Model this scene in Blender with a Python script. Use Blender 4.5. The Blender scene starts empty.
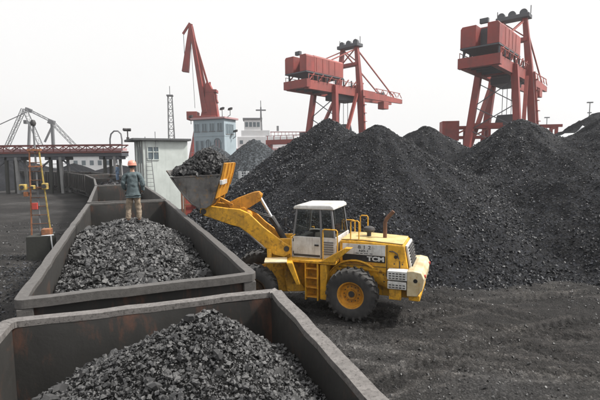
import bpy, bmesh, math, random
import numpy as np
from mathutils import Vector, Matrix, Euler
random.seed(7); rng = np.random.default_rng(11)
R = math.radians
scene = bpy.context.scene
COL = scene.collection

# ------------------------------------------------------------------ camera
cam_d = bpy.data.cameras.new('camera'); cam = bpy.data.objects.new('camera', cam_d); COL.objects.link(cam)
cam_d.sensor_width = 36.0; cam_d.lens = 427.0 / 600.0 * 36.0
cam_d.clip_start = 0.05; cam_d.clip_end = 4000
_p, _r = R(5.53), R(0.57)
_fw = Vector((0, math.cos(_p), -math.sin(_p))); _up = Vector((0, math.sin(_p), math.cos(_p))); _rt = Vector((1, 0, 0))
_rt2 = _rt * math.cos(_r) - _up * math.sin(_r); _up2 = _rt * math.sin(_r) + _up * math.cos(_r)
cam.matrix_world = Matrix(((_rt2.x, _up2.x, -_fw.x, 0), (_rt2.y, _up2.y, -_fw.y, 0), (_rt2.z, _up2.z, -_fw.z, 4.89), (0, 0, 0, 1)))
scene.camera = cam

# ------------------------------------------------------------------ sky, sun, exposure
SUN_AZ, SUN_EL = R(88), R(47)            # clockwise from +Y (view direction) towards +X
world = bpy.data.worlds.new('World'); scene.world = world; world.use_nodes = True
wn = world.node_tree.nodes; wl = world.node_tree.links
for n in list(wn): wn.remove(n)
wo = wn.new('ShaderNodeOutputWorld'); bg = wn.new('ShaderNodeBackground'); sky = wn.new('ShaderNodeTexSky')
sky.sky_type = 'NISHITA'; sky.sun_disc = False; sky.sun_elevation = SUN_EL; sky.sun_rotation = SUN_AZ
sky.air_density = 1.6; sky.dust_density = 8.0; sky.ozone_density = 1.0; sky.altitude = 0
hs = wn.new('ShaderNodeHueSaturation'); hs.inputs['Saturation'].default_value = 0.12; hs.inputs['Value'].default_value = 1.0
mx = wn.new('ShaderNodeMix'); mx.data_type = 'RGBA'; mx.inputs[0].default_value = 0.62
mx.inputs[7].default_value = (10.6, 10.5, 10.4, 1)          # thick white haze deck over the port
bg.inputs['Strength'].default_value = 0.115
wl.new(sky.outputs[0], hs.inputs['Color']); wl.new(hs.outputs[0], mx.inputs[6]); wl.new(mx.outputs[2], bg.inputs['Color'])
wl.new(bg.outputs[0], wo.inputs['Surface'])
sun_d = bpy.data.lights.new('sun', 'SUN'); sun = bpy.data.objects.new('sun', sun_d); COL.objects.link(sun)
sun_d.energy = 4.4; sun_d.angle = R(6); sun_d.color = (1.0, 0.96, 0.9)
_s = Vector((math.sin(SUN_AZ) * math.cos(SUN_EL), math.cos(SUN_AZ) * math.cos(SUN_EL), math.sin(SUN_EL)))
sun.rotation_euler = _s.to_track_quat('Z', 'Y').to_euler(); sun.location = (40, 20, 60)
vs = scene.view_settings
scene.display_settings.display_device = 'sRGB'
vs.view_transform = 'Standard'; vs.look = 'None'; vs.gamma = 1.0; vs.use_curve_mapping = False; vs.exposure = 0.2
scene.render.engine = 'CYCLES'
scene.cycles.use_denoising = True
scene.cycles.max_bounces = 6; scene.cycles.volume_bounces = 1; scene.cycles.transparent_max_bounces = 12

# ------------------------------------------------------------------ noise
def _hash(ix, iy, iz, seed):
    h = (ix * 374761393 + iy * 668265263 + iz * 2147483647 + seed * 1274126177) & 0xFFFFFFFF
    h = ((h ^ (h >> 13)) * 1274126177) & 0xFFFFFFFF
    return ((h ^ (h >> 16)) & 0xFFFFFF) / float(0xFFFFFF)
def vnoise(x, y, seed=0):
    x = np.asarray(x, float); y = np.asarray(y, float)
    ix = np.floor(x).astype(np.int64); iy = np.floor(y).astype(np.int64); fx = x - ix; fy = y - iy
    fx = fx * fx * (3 - 2 * fx); fy = fy * fy * (3 - 2 * fy); z = np.zeros_like(ix)
    a = _hash(ix, iy, z, seed); b = _hash(ix + 1, iy, z, seed); c = _hash(ix, iy + 1, z, seed); d = _hash(ix + 1, iy + 1, z, seed)
    return (a + (b - a) * fx) * (1 - fy) + (c + (d - c) * fx) * fy - 0.5
def fbm(x, y, oct=4, seed=0):
    s = 0; a = 1.0
    for o in range(oct):
        s = s + a * vnoise(x * 2 ** o + 17.3 * o, y * 2 ** o - 9.1 * o, seed + o); a *= 0.5
    return s

# ------------------------------------------------------------------ materials
def new_mat(name):
    m = bpy.data.materials.new(name); m.use_nodes = True
    nt = m.node_tree; b = nt.nodes['Principled BSDF']
    return m, nt, b
def nd(nt, t, **kw):
    n = nt.nodes.new(t)
    for k, v in kw.items(): setattr(n, k, v)
    return n
def noise_node(nt, scale, detail=6, rough=0.6, vec=None, dist=0.0):
    n = nd(nt, 'ShaderNodeTexNoise'); n.inputs['Scale'].default_value = scale; n.inputs['Detail'].default_value = detail
    n.inputs['Roughness'].default_value = rough; n.inputs['Distortion'].default_value = dist
    if vec is not None: nt.links.new(vec, n.inputs['Vector'])
    return n
def ramp(nt, fac, stops):
    r = nd(nt, 'ShaderNodeValToRGB'); e = r.color_ramp.elements
    while len(e) < len(stops): e.new(0.5)
    for i, (p, c) in enumerate(stops):
        e[i].position = p; e[i].color = c if len(c) == 4 else (*c, 1)
    nt.links.new(fac, r.inputs[0]); return r
def mixc(nt, fac, a, b):
    m = nd(nt, 'ShaderNodeMix'); m.data_type = 'RGBA'
    for sock, v in ((0, fac), (6, a), (7, b)):
        if isinstance(v, (int, float)): m.inputs[sock].default_value = v
        elif isinstance(v, tuple): m.inputs[sock].default_value = v if len(v) == 4 else (*v, 1)
        else: nt.links.new(v, m.inputs[sock])
    return m.outputs[2]
def paint(name, col, dirt=(0.06, 0.055, 0.05), amount=0.45, rough=0.5, scale=2.0, rust=None, rust_amt=0.5, metallic=0.0, bump=0.15, streak=True, rust_stretch=None):
    """worn paint: broad soiling, vertical run marks, chips down to rust"""
    m, nt, b = new_mat(name); L = nt.links
    tc = nd(nt, 'ShaderNodeTexCoord'); vec = tc.outputs['Object']
    n1 = noise_node(nt, scale, 8, 0.65, vec)
    f1 = ramp(nt, n1.outputs[0], [(0.35, (0, 0, 0)), (0.75, (amount,) * 3)])
    c = mixc(nt, f1.outputs[0], col, dirt)
    if streak:
        mp = nd(nt, 'ShaderNodeMapping'); mp.inputs['Scale'].default_value = (scale * 5, scale * 5, scale * 0.45); L.new(vec, mp.inputs[0])
        n2 = noise_node(nt, 1.0, 5, 0.6, mp.outputs[0])
        f2 = ramp(nt, n2.outputs[0], [(0.52, (0, 0, 0)), (0.78, (amount * 0.8,) * 3)])
        c = mixc(nt, f2.outputs[0], c, dirt)
    if rust:
        rv = vec
        if rust_stretch:
            m3 = nd(nt, 'ShaderNodeMapping'); m3.inputs['Scale'].default_value = rust_stretch; m3.inputs['Location'].default_value = (3.1, 0, 7.7); L.new(vec, m3.inputs[0]); rv = m3.outputs[0]
        n3 = noise_node(nt, scale * 2.7, 9, 0.7, rv, 0.4)
        f3 = ramp(nt, n3.outputs[0], [(0.60 - 0.1 * rust_amt, (0, 0, 0)), (0.66, (rust_amt,) * 3)])
        c = mixc(nt, f3.outputs[0], c, rust)
    L.new(c, b.inputs['Base Color'])
    n4 = noise_node(nt, scale * 6, 6, 0.7, vec)
    rr = nd(nt, 'ShaderNodeMapRange'); rr.inputs[3].default_value = max(0.05, rough - 0.15); rr.inputs[4].default_value = min(1, rough + 0.2)
    L.new(n4.outputs[0], rr.inputs[0]); L.new(rr.outputs[0], b.inputs['Roughness'])
    b.inputs['Metallic'].default_value = metallic
    if bump:
        bp = nd(nt, 'ShaderNodeBump'); bp.inputs['Strength'].default_value = bump; bp.inputs['Distance'].default_value = 0.02
        L.new(n4.outputs[0], bp.inputs['Height']); L.new(bp.outputs[0], b.inputs['Normal'])
    return m
def coal_mat(name, dark, light, rough=0.42, bscale=30, spec=0.5, dust=(0.10, 0.10, 0.10), dust_amt=0.3):
    """coal: per-lump tint attribute, broken glossy faces, grey dust"""
    m, nt, b = new_mat(name); L = nt.links
    at = nd(nt, 'ShaderNodeAttribute'); at.attribute_name = 'tint'
    tc = nd(nt, 'ShaderNodeTexCoord')
    r = ramp(nt, at.outputs['Fac'], [(0.0, dark), (0.75, light), (1.0, tuple(min(1, v * 1.9) for v in light))])
    n = noise_node(nt, bscale, 6, 0.65, tc.outputs['Object'])
    n2 = noise_node(nt, bscale * 0.12, 5, 0.6, tc.outputs['Object'])
    f = ramp(nt, n2.outputs[0], [(0.4, (0, 0, 0)), (0.7, (dust_amt,) * 3)])
    c = mixc(nt, f.outputs[0], r.outputs[0], dust)
    L.new(c, b.inputs['Base Color'])
    mr = nd(nt, 'ShaderNodeMapRange'); mr.inputs[3].default_value = rough - 0.14; mr.inputs[4].default_value = rough + 0.3
    L.new(n.outputs[0], mr.inputs[0]); L.new(mr.outputs[0], b.inputs['Roughness'])
    b.inputs['Specular IOR Level'].default_value = spec
    bp = nd(nt, 'ShaderNodeBump'); bp.inputs['Strength'].default_value = 0.7; bp.inputs['Distance'].default_value = 0.02
    L.new(n.outputs[0], bp.inputs['Height']); L.new(bp.outputs[0], b.inputs['Normal'])
    return m
def fines_mat(name, a, b_, scale=3.0, rough=0.8, bscale=22, bump=0.8, spec=0.15):
    """coal fines / dusty ground between the lumps"""
    m, nt, b = new_mat(name); L = nt.links
    tc = nd(nt, 'ShaderNodeTexCoord')
    n1 = noise_node(nt, scale * 0.12, 6, 0.6, tc.outputs['Object']); n2 = noise_node(nt, scale * 4, 8, 0.75, tc.outputs['Object'])
    ad = nd(nt, 'ShaderNodeMath', operation='ADD'); L.new(n1.outputs[0], ad.inputs[0]); L.new(n2.outputs[0], ad.inputs[1])
    hf = nd(nt, 'ShaderNodeMath', operation='MULTIPLY'); hf.inputs[1].default_value = 0.5; L.new(ad.outputs[0], hf.inputs[0])
    r = ramp(nt, hf.outputs[0], [(0.38, a), (0.62, b_)])
    cv = nd(nt, 'ShaderNodeTexVoronoi'); cv.inputs['Scale'].default_value = bscale * 1.15; L.new(tc.outputs['Object'], cv.inputs['Vector'])
    cs = nd(nt, 'ShaderNodeSeparateColor'); L.new(cv.outputs['Color'], cs.inputs[0])
    cr_ = ramp(nt, cs.outputs[0], [(0.0, (0.45,) * 3), (0.6, (1.0,) * 3), (1.0, (2.6,) * 3)])
    mu = nd(nt, 'ShaderNodeMix'); mu.data_type = 'RGBA'; mu.blend_type = 'MULTIPLY'; mu.inputs[0].default_value = 1.0
    L.new(r.outputs[0], mu.inputs[6]); L.new(cr_.outputs[0], mu.inputs[7])
    L.new(mu.outputs[2], b.inputs['Base Color']); b.inputs['Roughness'].default_value = rough; b.inputs['Specular IOR Level'].default_value = spec
    v = nd(nt, 'ShaderNodeTexVoronoi'); v.inputs['Scale'].default_value = bscale; L.new(tc.outputs['Object'], v.inputs['Vector'])
    n3 = noise_node(nt, bscale, 6, 0.8, tc.outputs['Object'])
    a2 = nd(nt, 'ShaderNodeMath', operation='ADD'); L.new(v.outputs['Distance'], a2.inputs[0]); L.new(n3.outputs[0], a2.inputs[1])
    bp = nd(nt, 'ShaderNodeBump'); bp.inputs['Strength'].default_value = bump; bp.inputs['Distance'].default_value = 0.05
    L.new(a2.outputs[0], bp.inputs['Height']); L.new(bp.outputs[0], b.inputs['Normal'])
    return m

M = {}
RUST = (0.16, 0.062, 0.030)
M['coal_near'] = coal_mat('coal_lumps_near', (0.0035, 0.0035, 0.004), (0.030, 0.030, 0.031), 0.33, 34, 1.0, dust=(0.12, 0.12, 0.12), dust_amt=0.24)
M['coal_heap'] = coal_mat('coal_lumps_heap', (0.004, 0.0045, 0.006), (0.028, 0.031, 0.038), 0.46, 12, 0.5, dust=(0.05, 0.054, 0.063), dust_amt=0.25)
M['coal_bucket'] = coal_mat('coal_lumps_bucket', (0.008, 0.008, 0.009), (0.022, 0.022, 0.023), 0.45, 30, 0.5, dust_amt=0.08)
M['fines_near'] = fines_mat('coal_fines_near', (0.006, 0.006, 0.006), (0.016, 0.016, 0.016), 8, 0.75, 45)
M['fines_heap'] = fines_mat('coal_fines_heap', (0.004, 0.0045, 0.006), (0.011, 0.012, 0.015), 3, 0.75, 9)
M['fines_hazed'] = fines_mat('hazed_fines', (0.026, 0.030, 0.034), (0.045, 0.050, 0.055), 1, 0.9, 5)  # far heaps: greying by haze is put into the colour
M['fines_brown'] = fines_mat('brown_fines', (0.035, 0.030, 0.030), (0.09, 0.07, 0.065), 3, 0.9, 9)
M['wagon'] = paint('wagon_steel', (0.034, 0.033, 0.031), (0.018, 0.017, 0.016), 0.6, 0.55, 0.9, rust=(0.13, 0.06, 0.035), rust_amt=0.35, bump=0.25)
M['wagon_end'] = paint('wagon_end_steel', (0.036, 0.035, 0.033), (0.018, 0.0175, 0.017), 0.6, 0.55, 0.9, rust=(0.15, 0.065, 0.040), rust_amt=0.75, rust_stretch=(0.9, 0.9, 0.28), bump=0.25)
M['rim'] = paint('wagon_rim_steel', (0.110, 0.104, 0.099), (0.040, 0.038, 0.036), 0.8, 0.55, 13.0, rust=(0.040, 0.034, 0.031), rust_amt=0.6, bump=0.3, streak=False)
M['rim_pale'] = paint('wagon_rim_pale', (0.185, 0.173, 0.165), (0.06, 0.056, 0.053), 0.75, 0.6, 12.0, rust=(0.035, 0.030, 0.028), rust_amt=0.9, bump=0.3, streak=False)
M['yellow'] = paint('loader_yellow', (0.85, 0.445, 0.028), (0.10, 0.065, 0.028), 0.7, 0.42, 2.6, rust=(0.10, 0.042, 0.020), rust_amt=0.7, bump=0.08)
M['orange'] = paint('boom_orange', (0.72, 0.330, 0.028), (0.09, 0.05, 0.025), 0.65, 0.42, 2.6, rust=(0.12, 0.05, 0.022), rust_amt=0.6, bump=0.08)
M['caked'] = paint('coal_caked_rim', (0.11, 0.06, 0.025), (0.03, 0.028, 0.026), 0.9, 0.8, 5)
M['hoodcream'] = paint('hood_cream', (0.72, 0.56, 0.26), (0.30, 0.19, 0.06), 0.8, 0.5, 2.2, rust=(0.3, 0.15, 0.04), rust_amt=0.5, bump=0.1)
M['cream'] = paint('counterweight_cream', (0.70, 0.62, 0.43), (0.30, 0.19, 0.06), 0.85, 0.55, 1.9, rust=(0.45, 0.22, 0.05), rust_amt=0.5, bump=0.12)
M['white'] = paint('white_paint', (0.72, 0.73, 0.72), (0.26, 0.23, 0.19), 0.75, 0.45, 2.5, rust=(0.2, 0.14, 0.1), rust_amt=0.35, bump=0.05)
M['black'] = paint('black_paint', (0.012, 0.012, 0.013), (0.05, 0.05, 0.05), 0.4, 0.45, 3)
M['rubber'] = paint('tyre_rubber', (0.028, 0.028, 0.029), (0.085, 0.08, 0.075), 0.75, 0.8, 2.5, bump=0.3)
M['darkmetal'] = paint('dark_metal', (0.035, 0.035, 0.037), (0.07, 0.065, 0.06), 0.5, 0.5, 4, rust=RUST, rust_amt=0.3)
M['chrome'] = paint('ram_chrome', (0.72, 0.74, 0.77), (0.4, 0.4, 0.42), 0.3, 0.3, 4, metallic=0.7, bump=0)
M['worn'] = paint('bucket_worn_steel', (0.17, 0.165, 0.16), (0.022, 0.020, 0.019), 1.0, 0.42, 2.0, rust=(0.30, 0.17, 0.06), rust_amt=0.5, metallic=0.3, bump=0.25)
M['rustpipe'] = paint('rusty_pipe', (0.15, 0.07, 0.04), (0.05, 0.04, 0.035), 0.6, 0.8, 6)
M['red'] = paint('crane_red', (0.28, 0.030, 0.022), (0.08, 0.022, 0.020), 0.8, 0.5, 0.25, rust=(0.2, 0.05, 0.035), rust_amt=0.4, bump=0)
M['redpale'] = paint('crane_red_hazed_faded', (0.33, 0.060, 0.046), (0.11, 0.035, 0.030), 0.8, 0.55, 0.2, bump=0)  # faded red, with the paling by distant haze put into the colour
M['bridgered'] = paint('bridge_brown_red', (0.17, 0.035, 0.030), (0.07, 0.04, 0.035), 0.8, 0.6, 0.6, rust=(0.09, 0.035, 0.025), rust_amt=0.5, bump=0)
M['cranedark'] = paint('crane_dark', (0.05, 0.055, 0.065), (0.08, 0.08, 0.09), 0.5, 0.6, 0.5, bump=0)
M['greysteel'] = paint('grey_steel', (0.16, 0.165, 0.175), (0.1, 0.1, 0.1), 0.4, 0.6, 0.4, bump=0)
M['hutwall'] = paint('hut_limewash', (0.60, 0.645, 0.62), (0.30, 0.33, 0.31), 0.5, 0.85, 0.7, bump=0.1)
M['hutroof'] = paint('hut_roof', (0.075, 0.08, 0.085), (0.16, 0.16, 0.16), 0.5, 0.8, 2)
M['blue'] = paint('building_blue', (0.33, 0.40, 0.44), (0.20, 0.24, 0.26), 0.5, 0.8, 0.35, bump=0)
M['bluetrim'] = paint('building_trim', (0.42, 0.25, 0.26), (0.3, 0.2, 0.2), 0.4, 0.7, 0.6, bump=0)
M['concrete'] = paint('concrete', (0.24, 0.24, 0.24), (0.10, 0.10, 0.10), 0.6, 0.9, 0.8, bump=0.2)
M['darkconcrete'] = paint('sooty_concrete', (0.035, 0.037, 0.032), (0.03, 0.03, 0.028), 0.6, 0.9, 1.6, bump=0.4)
M['shipwhite'] = paint('ship_white', (0.72, 0.73, 0.74), (0.5, 0.48, 0.46), 0.4, 0.6, 0.2, bump=0)
M['mastyellow'] = paint('mast_yellow', (0.55, 0.40, 0.10), (0.10, 0.07, 0.04), 0.9, 0.6, 5)
M['mastorange'] = paint('mast_orange', (0.40, 0.16, 0.07), (0.08, 0.05, 0.04), 0.9, 0.6, 5)
M['mastred'] = paint('mast_red', (0.48, 0.06, 0.045), (0.2, 0.06, 0.05), 0.5, 0.6, 5)
M['skin'] = paint('skin', (0.42, 0.25, 0.18), (0.3, 0.17, 0.12), 0.3, 0.6, 20, bump=0, streak=False)
M['jacket'] = paint('work_jacket', (0.095, 0.125, 0.135), (0.045, 0.065, 0.07), 0.6, 0.9, 7, bump=0.6)
M['trousers'] = paint('khaki_trousers', (0.30, 0.235, 0.17), (0.10, 0.085, 0.07), 0.7, 0.9, 7, bump=0.6)
M['helmet'] = paint('helmet_orange', (0.68, 0.27, 0.20), (0.5, 0.2, 0.15), 0.3, 0.35, 8, bump=0)
M['hair'] = paint('black_hair', (0.015, 0.013, 0.012), (0.02, 0.02, 0.02), 0.3, 0.6, 30)
M['bluecloth'] = paint('blue_cloth', (0.16, 0.24, 0.36), (0.1, 0.14, 0.2), 0.5, 0.9, 8)
M['tarp'] = paint('white_sheet', (0.62, 0.64, 0.66), (0.35, 0.36, 0.38), 0.5, 0.6, 1.5)
M['wood'] = paint('weathered_timber', (0.22, 0.10, 0.06), (0.1, 0.06, 0.04), 0.6, 0.85, 3)

def glass_mat(name, tint, gloss=0.12):
    m, nt, b = new_mat(name); L = nt.links; nt.nodes.remove(b)
    out = nt.nodes['Material Output']
    t = nd(nt, 'ShaderNodeBsdfTransparent'); t.inputs[0].default_value = (*tint, 1)
    g = nd(nt, 'ShaderNodeBsdfGlossy'); g.inputs['Roughness'].default_value = 0.06
    fr = nd(nt, 'ShaderNodeFresnel'); fr.inputs[0].default_value = 1.5
    tc = nd(nt, 'ShaderNodeTexCoord'); n = noise_node(nt, 3, 6, 0.7, tc.outputs['Object'])
    d = nd(nt, 'ShaderNodeBsdfDiffuse'); d.inputs[0].default_value = (0.12, 0.12, 0.115, 1)
    r = ramp(nt, n.outputs[0], [(0.45, (0.01,) * 3), (0.8, (0.12,) * 3)])
    m1 = nd(nt, 'ShaderNodeMixShader'); m2 = nd(nt, 'ShaderNodeMixShader')
    L.new(r.outputs[0], m1.inputs[0]); L.new(t.outputs[0], m1.inputs[1]); L.new(d.outputs[0], m1.inputs[2])
    L.new(fr.outputs[0], m2.inputs[0]); L.new(m1.outputs[0], m2.inputs[1]); L.new(g.outputs[0], m2.inputs[2])
    L.new(m2.outputs[0], out.inputs['Surface']); return m
M['glass'] = glass_mat('cab_glass', (0.70, 0.74, 0.73))
M['farglass'] = paint('window_glass', (0.10, 0.13, 0.15), (0.16, 0.2, 0.22), 0.6, 0.15, 0.8, bump=0)

def ground_mat():
    m, nt, b = new_mat('coal_yard_ground'); L = nt.links
    tc = nd(nt, 'ShaderNodeTexCoord')
    mp = nd(nt, 'ShaderNodeMapping'); mp.inputs['Rotation'].default_value = (0, 0, R(21)); mp.inputs['Scale'].default_value = (0.45, 1.5, 1)
    L.new(tc.outputs['Object'], mp.inputs[0])
    n1 = noise_node(nt, 1.0, 9, 0.72, mp.outputs[0], 0.8)             # long drag marks along the loader's run
    n2 = noise_node(nt, 0.35, 5, 0.6, tc.outputs['Object']); n3 = noise_node(nt, 14, 8, 0.8, tc.outputs['Object'])
    c = ramp(nt, n1.outputs[0], [(0.38, (0.014, 0.0135, 0.013)), (0.52, (0.029, 0.028, 0.027)), (0.70, (0.078, 0.074, 0.070))])
    f2 = ramp(nt, n2.outputs[0], [(0.42, (0, 0, 0)), (0.66, (0.75,) * 3)])
    c2 = mixc(nt, f2.outputs[0], c.outputs[0], (0.023, 0.0225, 0.0225))
    f3 = ramp(nt, n3.outputs[0], [(0.42, (0.55,) * 3), (0.58, (0, 0, 0))])
    c3 = mixc(nt, f3.outputs[0], c2, (0.014, 0.014, 0.0145))
    f4 = ramp(nt, n3.outputs[0], [(0.62, (0, 0, 0)), (0.75, (0.4,) * 3)])
    c3b = mixc(nt, f4.outputs[0], c3, (0.12, 0.115, 0.11))
    pk = nd(nt, 'ShaderNodeAttribute'); pk.attribute_name = 'rut_edge_tone'
    pm = nd(nt, 'ShaderNodeMath', operation='MULTIPLY'); pm.inputs[1].default_value = 0.4; L.new(pk.outputs['Fac'], pm.inputs[0])
    c4 = mixc(nt, pm.outputs[0], c3b, (0.105, 0.101, 0.097))  # pale dust on rut edges, with the ruts' shading put into the colour
    n5 = noise_node(nt, 0.13, 4, 0.55, tc.outputs['Object'])
    f5 = ramp(nt, n5.outputs[0], [(0.40, (0.60, 0.57, 0.56)), (0.50, (1.0, 0.97, 0.95)), (0.62, (1.9, 1.9, 1.92))])
    cv = nd(nt, 'ShaderNodeTexVoronoi'); cv.inputs['Scale'].default_value = 26; L.new(tc.outputs['Object'], cv.inputs['Vector'])
    cs = nd(nt, 'ShaderNodeSeparateColor'); L.new(cv.outputs['Color'], cs.inputs[0])
    f6 = ramp(nt, cs.outputs[0], [(0.0, (0.5,) * 3), (0.7, (1.0,) * 3), (0.97, (1.5,) * 3), (1.0, (3.0,) * 3)])
    def mul(a_, b__):
        mu = nd(nt, 'ShaderNodeMix'); mu.data_type = 'RGBA'; mu.blend_type = 'MULTIPLY'; mu.inputs[0].default_value = 1.0
        L.new(a_, mu.inputs[6]); L.new(b__, mu.inputs[7]); return mu.outputs[2]
    c4 = mul(mul(c4, f5.outputs[0]), f6.outputs[0])
    L.new(c4, b.inputs['Base Color']); b.inputs['Roughness'].default_value = 0.85; b.inputs['Specular IOR Level'].default_value = 0.25
    v = nd(nt, 'ShaderNodeTexVoronoi'); v.inputs['Scale'].default_value = 20; L.new(tc.outputs['Object'], v.inputs['Vector'])
    a2 = nd(nt, 'ShaderNodeMath', operation='ADD'); L.new(v.outputs['Distance'], a2.inputs[0]); L.new(n3.outputs[0], a2.inputs[1])
    bp = nd(nt, 'ShaderNodeBump'); bp.inputs['Strength'].default_value = 0.7; bp.inputs['Distance'].default_value = 0.04
    L.new(a2.outputs[0], bp.inputs['Height']); L.new(bp.outputs[0], b.inputs['Normal'])
    return m
M['ground'] = ground_mat()
def water_mat():
    m, nt, b = new_mat('harbour_water'); b.inputs['Base Color'].default_value = (0.05, 0.06, 0.06, 1); b.inputs['Roughness'].default_value = 0.12
    tc = nd(nt, 'ShaderNodeTexCoord'); n = noise_node(nt, 0.6, 6, 0.6, tc.outputs['Object'])
    bp = nd(nt, 'ShaderNodeBump'); bp.inputs['Strength'].default_value = 0.3; nt.links.new(n.outputs[0], bp.inputs['Height']); nt.links.new(bp.outputs[0], b.inputs['Normal'])
    return m
M['water'] = water_mat()

# ------------------------------------------------------------------ object helpers
def thing(name, label, cat, loc=(0, 0, 0), rotz=0.0, group=None):
    o = bpy.data.objects.new(name, None); COL.objects.link(o); o.location = loc; o.rotation_euler = (0, 0, rotz)
    o.empty_display_size = 0.3
    o['label'] = label; o['category'] = cat
    if group: o['group'] = group
    return o
def tag(o, label, cat, group=None):
    o['label'] = label; o['category'] = cat
    if group: o['group'] = group
    return o
def link(name, me, mat, parent=None):
    o = bpy.data.objects.new(name, me); COL.objects.link(o)
    if mat is not None:
        me.materials.clear(); me.materials.append(M[mat] if isinstance(mat, str) else mat)
    if parent: o.parent = parent
    return o
def copy_tree(o, parent=None):
    c = o.copy(); COL.objects.link(c); c.parent = parent
    for ch in list(o.children): copy_tree(ch, c)
    return c
class MB:
    """collects shapes; build() links them as one mesh object"""
    def __init__(s, xf=None): s.v = []; s.f = []; s.xf = xf or Matrix()
    def add(s, vs, fs):
        b = len(s.v); s.v += [tuple(s.xf @ Vector(p)) for p in vs]; s.f += [tuple(b + i for i in f) for f in fs]; return s
    def box(s, x0, x1, y0, y1, z0, z1):
        return s.add([(x0, y0, z0), (x1, y0, z0), (x1, y1, z0), (x0, y1, z0), (x0, y0, z1), (x1, y0, z1), (x1, y1, z1), (x0, y1, z1)],
                     [(3, 2, 1, 0), (4, 5, 6, 7), (0, 1, 5, 4), (1, 2, 6, 5), (2, 3, 7, 6), (3, 0, 4, 7)])
    def bar(s, p0, p1, w, h=None, w1=None, h1=None, up=(0, 0, 1)):
        h = h or w; w1 = w1 or w; h1 = h1 or h
        p0 = Vector(p0); p1 = Vector(p1); d = (p1 - p0).normalized(); u = Vector(up)
        if abs(d.dot(u)) > 0.99: u = Vector((0, 1, 0))
        sd = d.cross(u).normalized(); u = sd.cross(d)
        vs = []
        for p, a, b in ((p0, w, h), (p1, w1, h1)):
            vs += [p - sd * a / 2 - u * b / 2, p + sd * a / 2 - u * b / 2, p + sd * a / 2 + u * b / 2, p - sd * a / 2 + u * b / 2]
        return s.add(vs, [(3, 2, 1, 0), (4, 5, 6, 7), (0, 1, 5, 4), (1, 2, 6, 5), (2, 3, 7, 6), (3, 0, 4, 7)])
    def tube(s, pts, r, n=10, r1=None):
        pts = [Vector(p) for p in pts]; k = len(pts); vs = []; fs = []; prev = None
        for i, p in enumerate(pts):
            d = (pts[min(i + 1, k - 1)] - pts[max(i - 1, 0)]).normalized()
            u = Vector((0, 0, 1)) if abs(d.z) < 0.95 else Vector((0, 1, 0))
            if prev is not None: u = prev
            sd = d.cross(u).normalized(); u = sd.cross(d).normalized(); prev = u
            rr = r if r1 is None else r + (r1 - r) * i / (k - 1)
            for j in range(n):
                a = 2 * math.pi * j / n; vs.append(p + sd * math.cos(a) * rr + u * math.sin(a) * rr)
        for i in range(k - 1):
            for j in range(n):
                j2 = (j + 1) % n; fs.append((i * n + j, i * n + j2, (i + 1) * n + j2, (i + 1) * n + j))
        fs.append(tuple(range(n - 1, -1, -1))); fs.append(tuple((k - 1) * n + j for j in range(n)))
        return s.add(vs, fs)
    def prism(s, prof, a, b, axis='y'):
        """2-D profile (x,z) pushed from y=a to y=b (axis 'y'), or (y,z) along x, or (x,y) along z"""
        n = len(prof); vs = []
        for t in (a, b):
            for (p, q) in prof: vs.append({'y': (p, t, q), 'x': (t, p, q), 'z': (p, q, t)}[axis])
        fs = [tuple(range(n)), tuple(range(2 * n - 1, n - 1, -1))] + [(i, n + i, n + (i + 1) % n, (i + 1) % n) for i in range(n)]
        return s.add(vs, fs)
    def lathe(s, prof, c, axis='y', n=32):
        """profile (radius, offset along axis)"""
        k = len(prof); vs = []; fs = []
        for j in range(n):
            a = 2 * math.pi * j / n
            for (r, t) in prof:
                ca, sa = r * math.cos(a), r * math.sin(a)
                q = {'y': (ca, t, sa), 'x': (t, ca, sa), 'z': (ca, sa, t)}[axis]
                vs.append((c[0] + q[0], c[1] + q[1], c[2] + q[2]))
        for j in range(n):
            j2 = (j + 1) % n
            for i in range(k - 1): fs.append((j * k + i, j * k + i + 1, j2 * k + i + 1, j2 * k + i))
        if prof[0][0] > 1e-6: fs.append(tuple(j * k for j in range(n)))
        if prof[-1][0] > 1e-6: fs.append(tuple(j * k + k - 1 for j in range(n - 1, -1, -1)))
        return s.add(vs, fs)
    def mesh(s, name, smooth=False):
        me = bpy.data.meshes.new(name); me.from_pydata(s.v, [], s.f); me.validate()
        bm = bmesh.new(); bm.from_mesh(me); bmesh.ops.recalc_face_normals(bm, faces=bm.faces)
        if smooth:
            for f in bm.faces: f.smooth = True
            for e in bm.edges:
                if len(e.link_faces) == 2 and e.calc_face_angle(0) > R(38): e.smooth = False
        bm.to_mesh(me); bm.free(); return me
    def build(s, name, mat, parent=None, bevel=0.0, smooth=False):
        o = link(name, s.mesh(name, smooth), mat, parent)
        if bevel:
            m = o.modifiers.new('bevel', 'BEVEL'); m.width = bevel; m.segments = 2; m.limit_method = 'ANGLE'; m.angle_limit = R(40)
        return o
def structure(o): o['kind'] = 'structure'; return o
def stuff(o): o['kind'] = 'stuff'; return o

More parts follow.
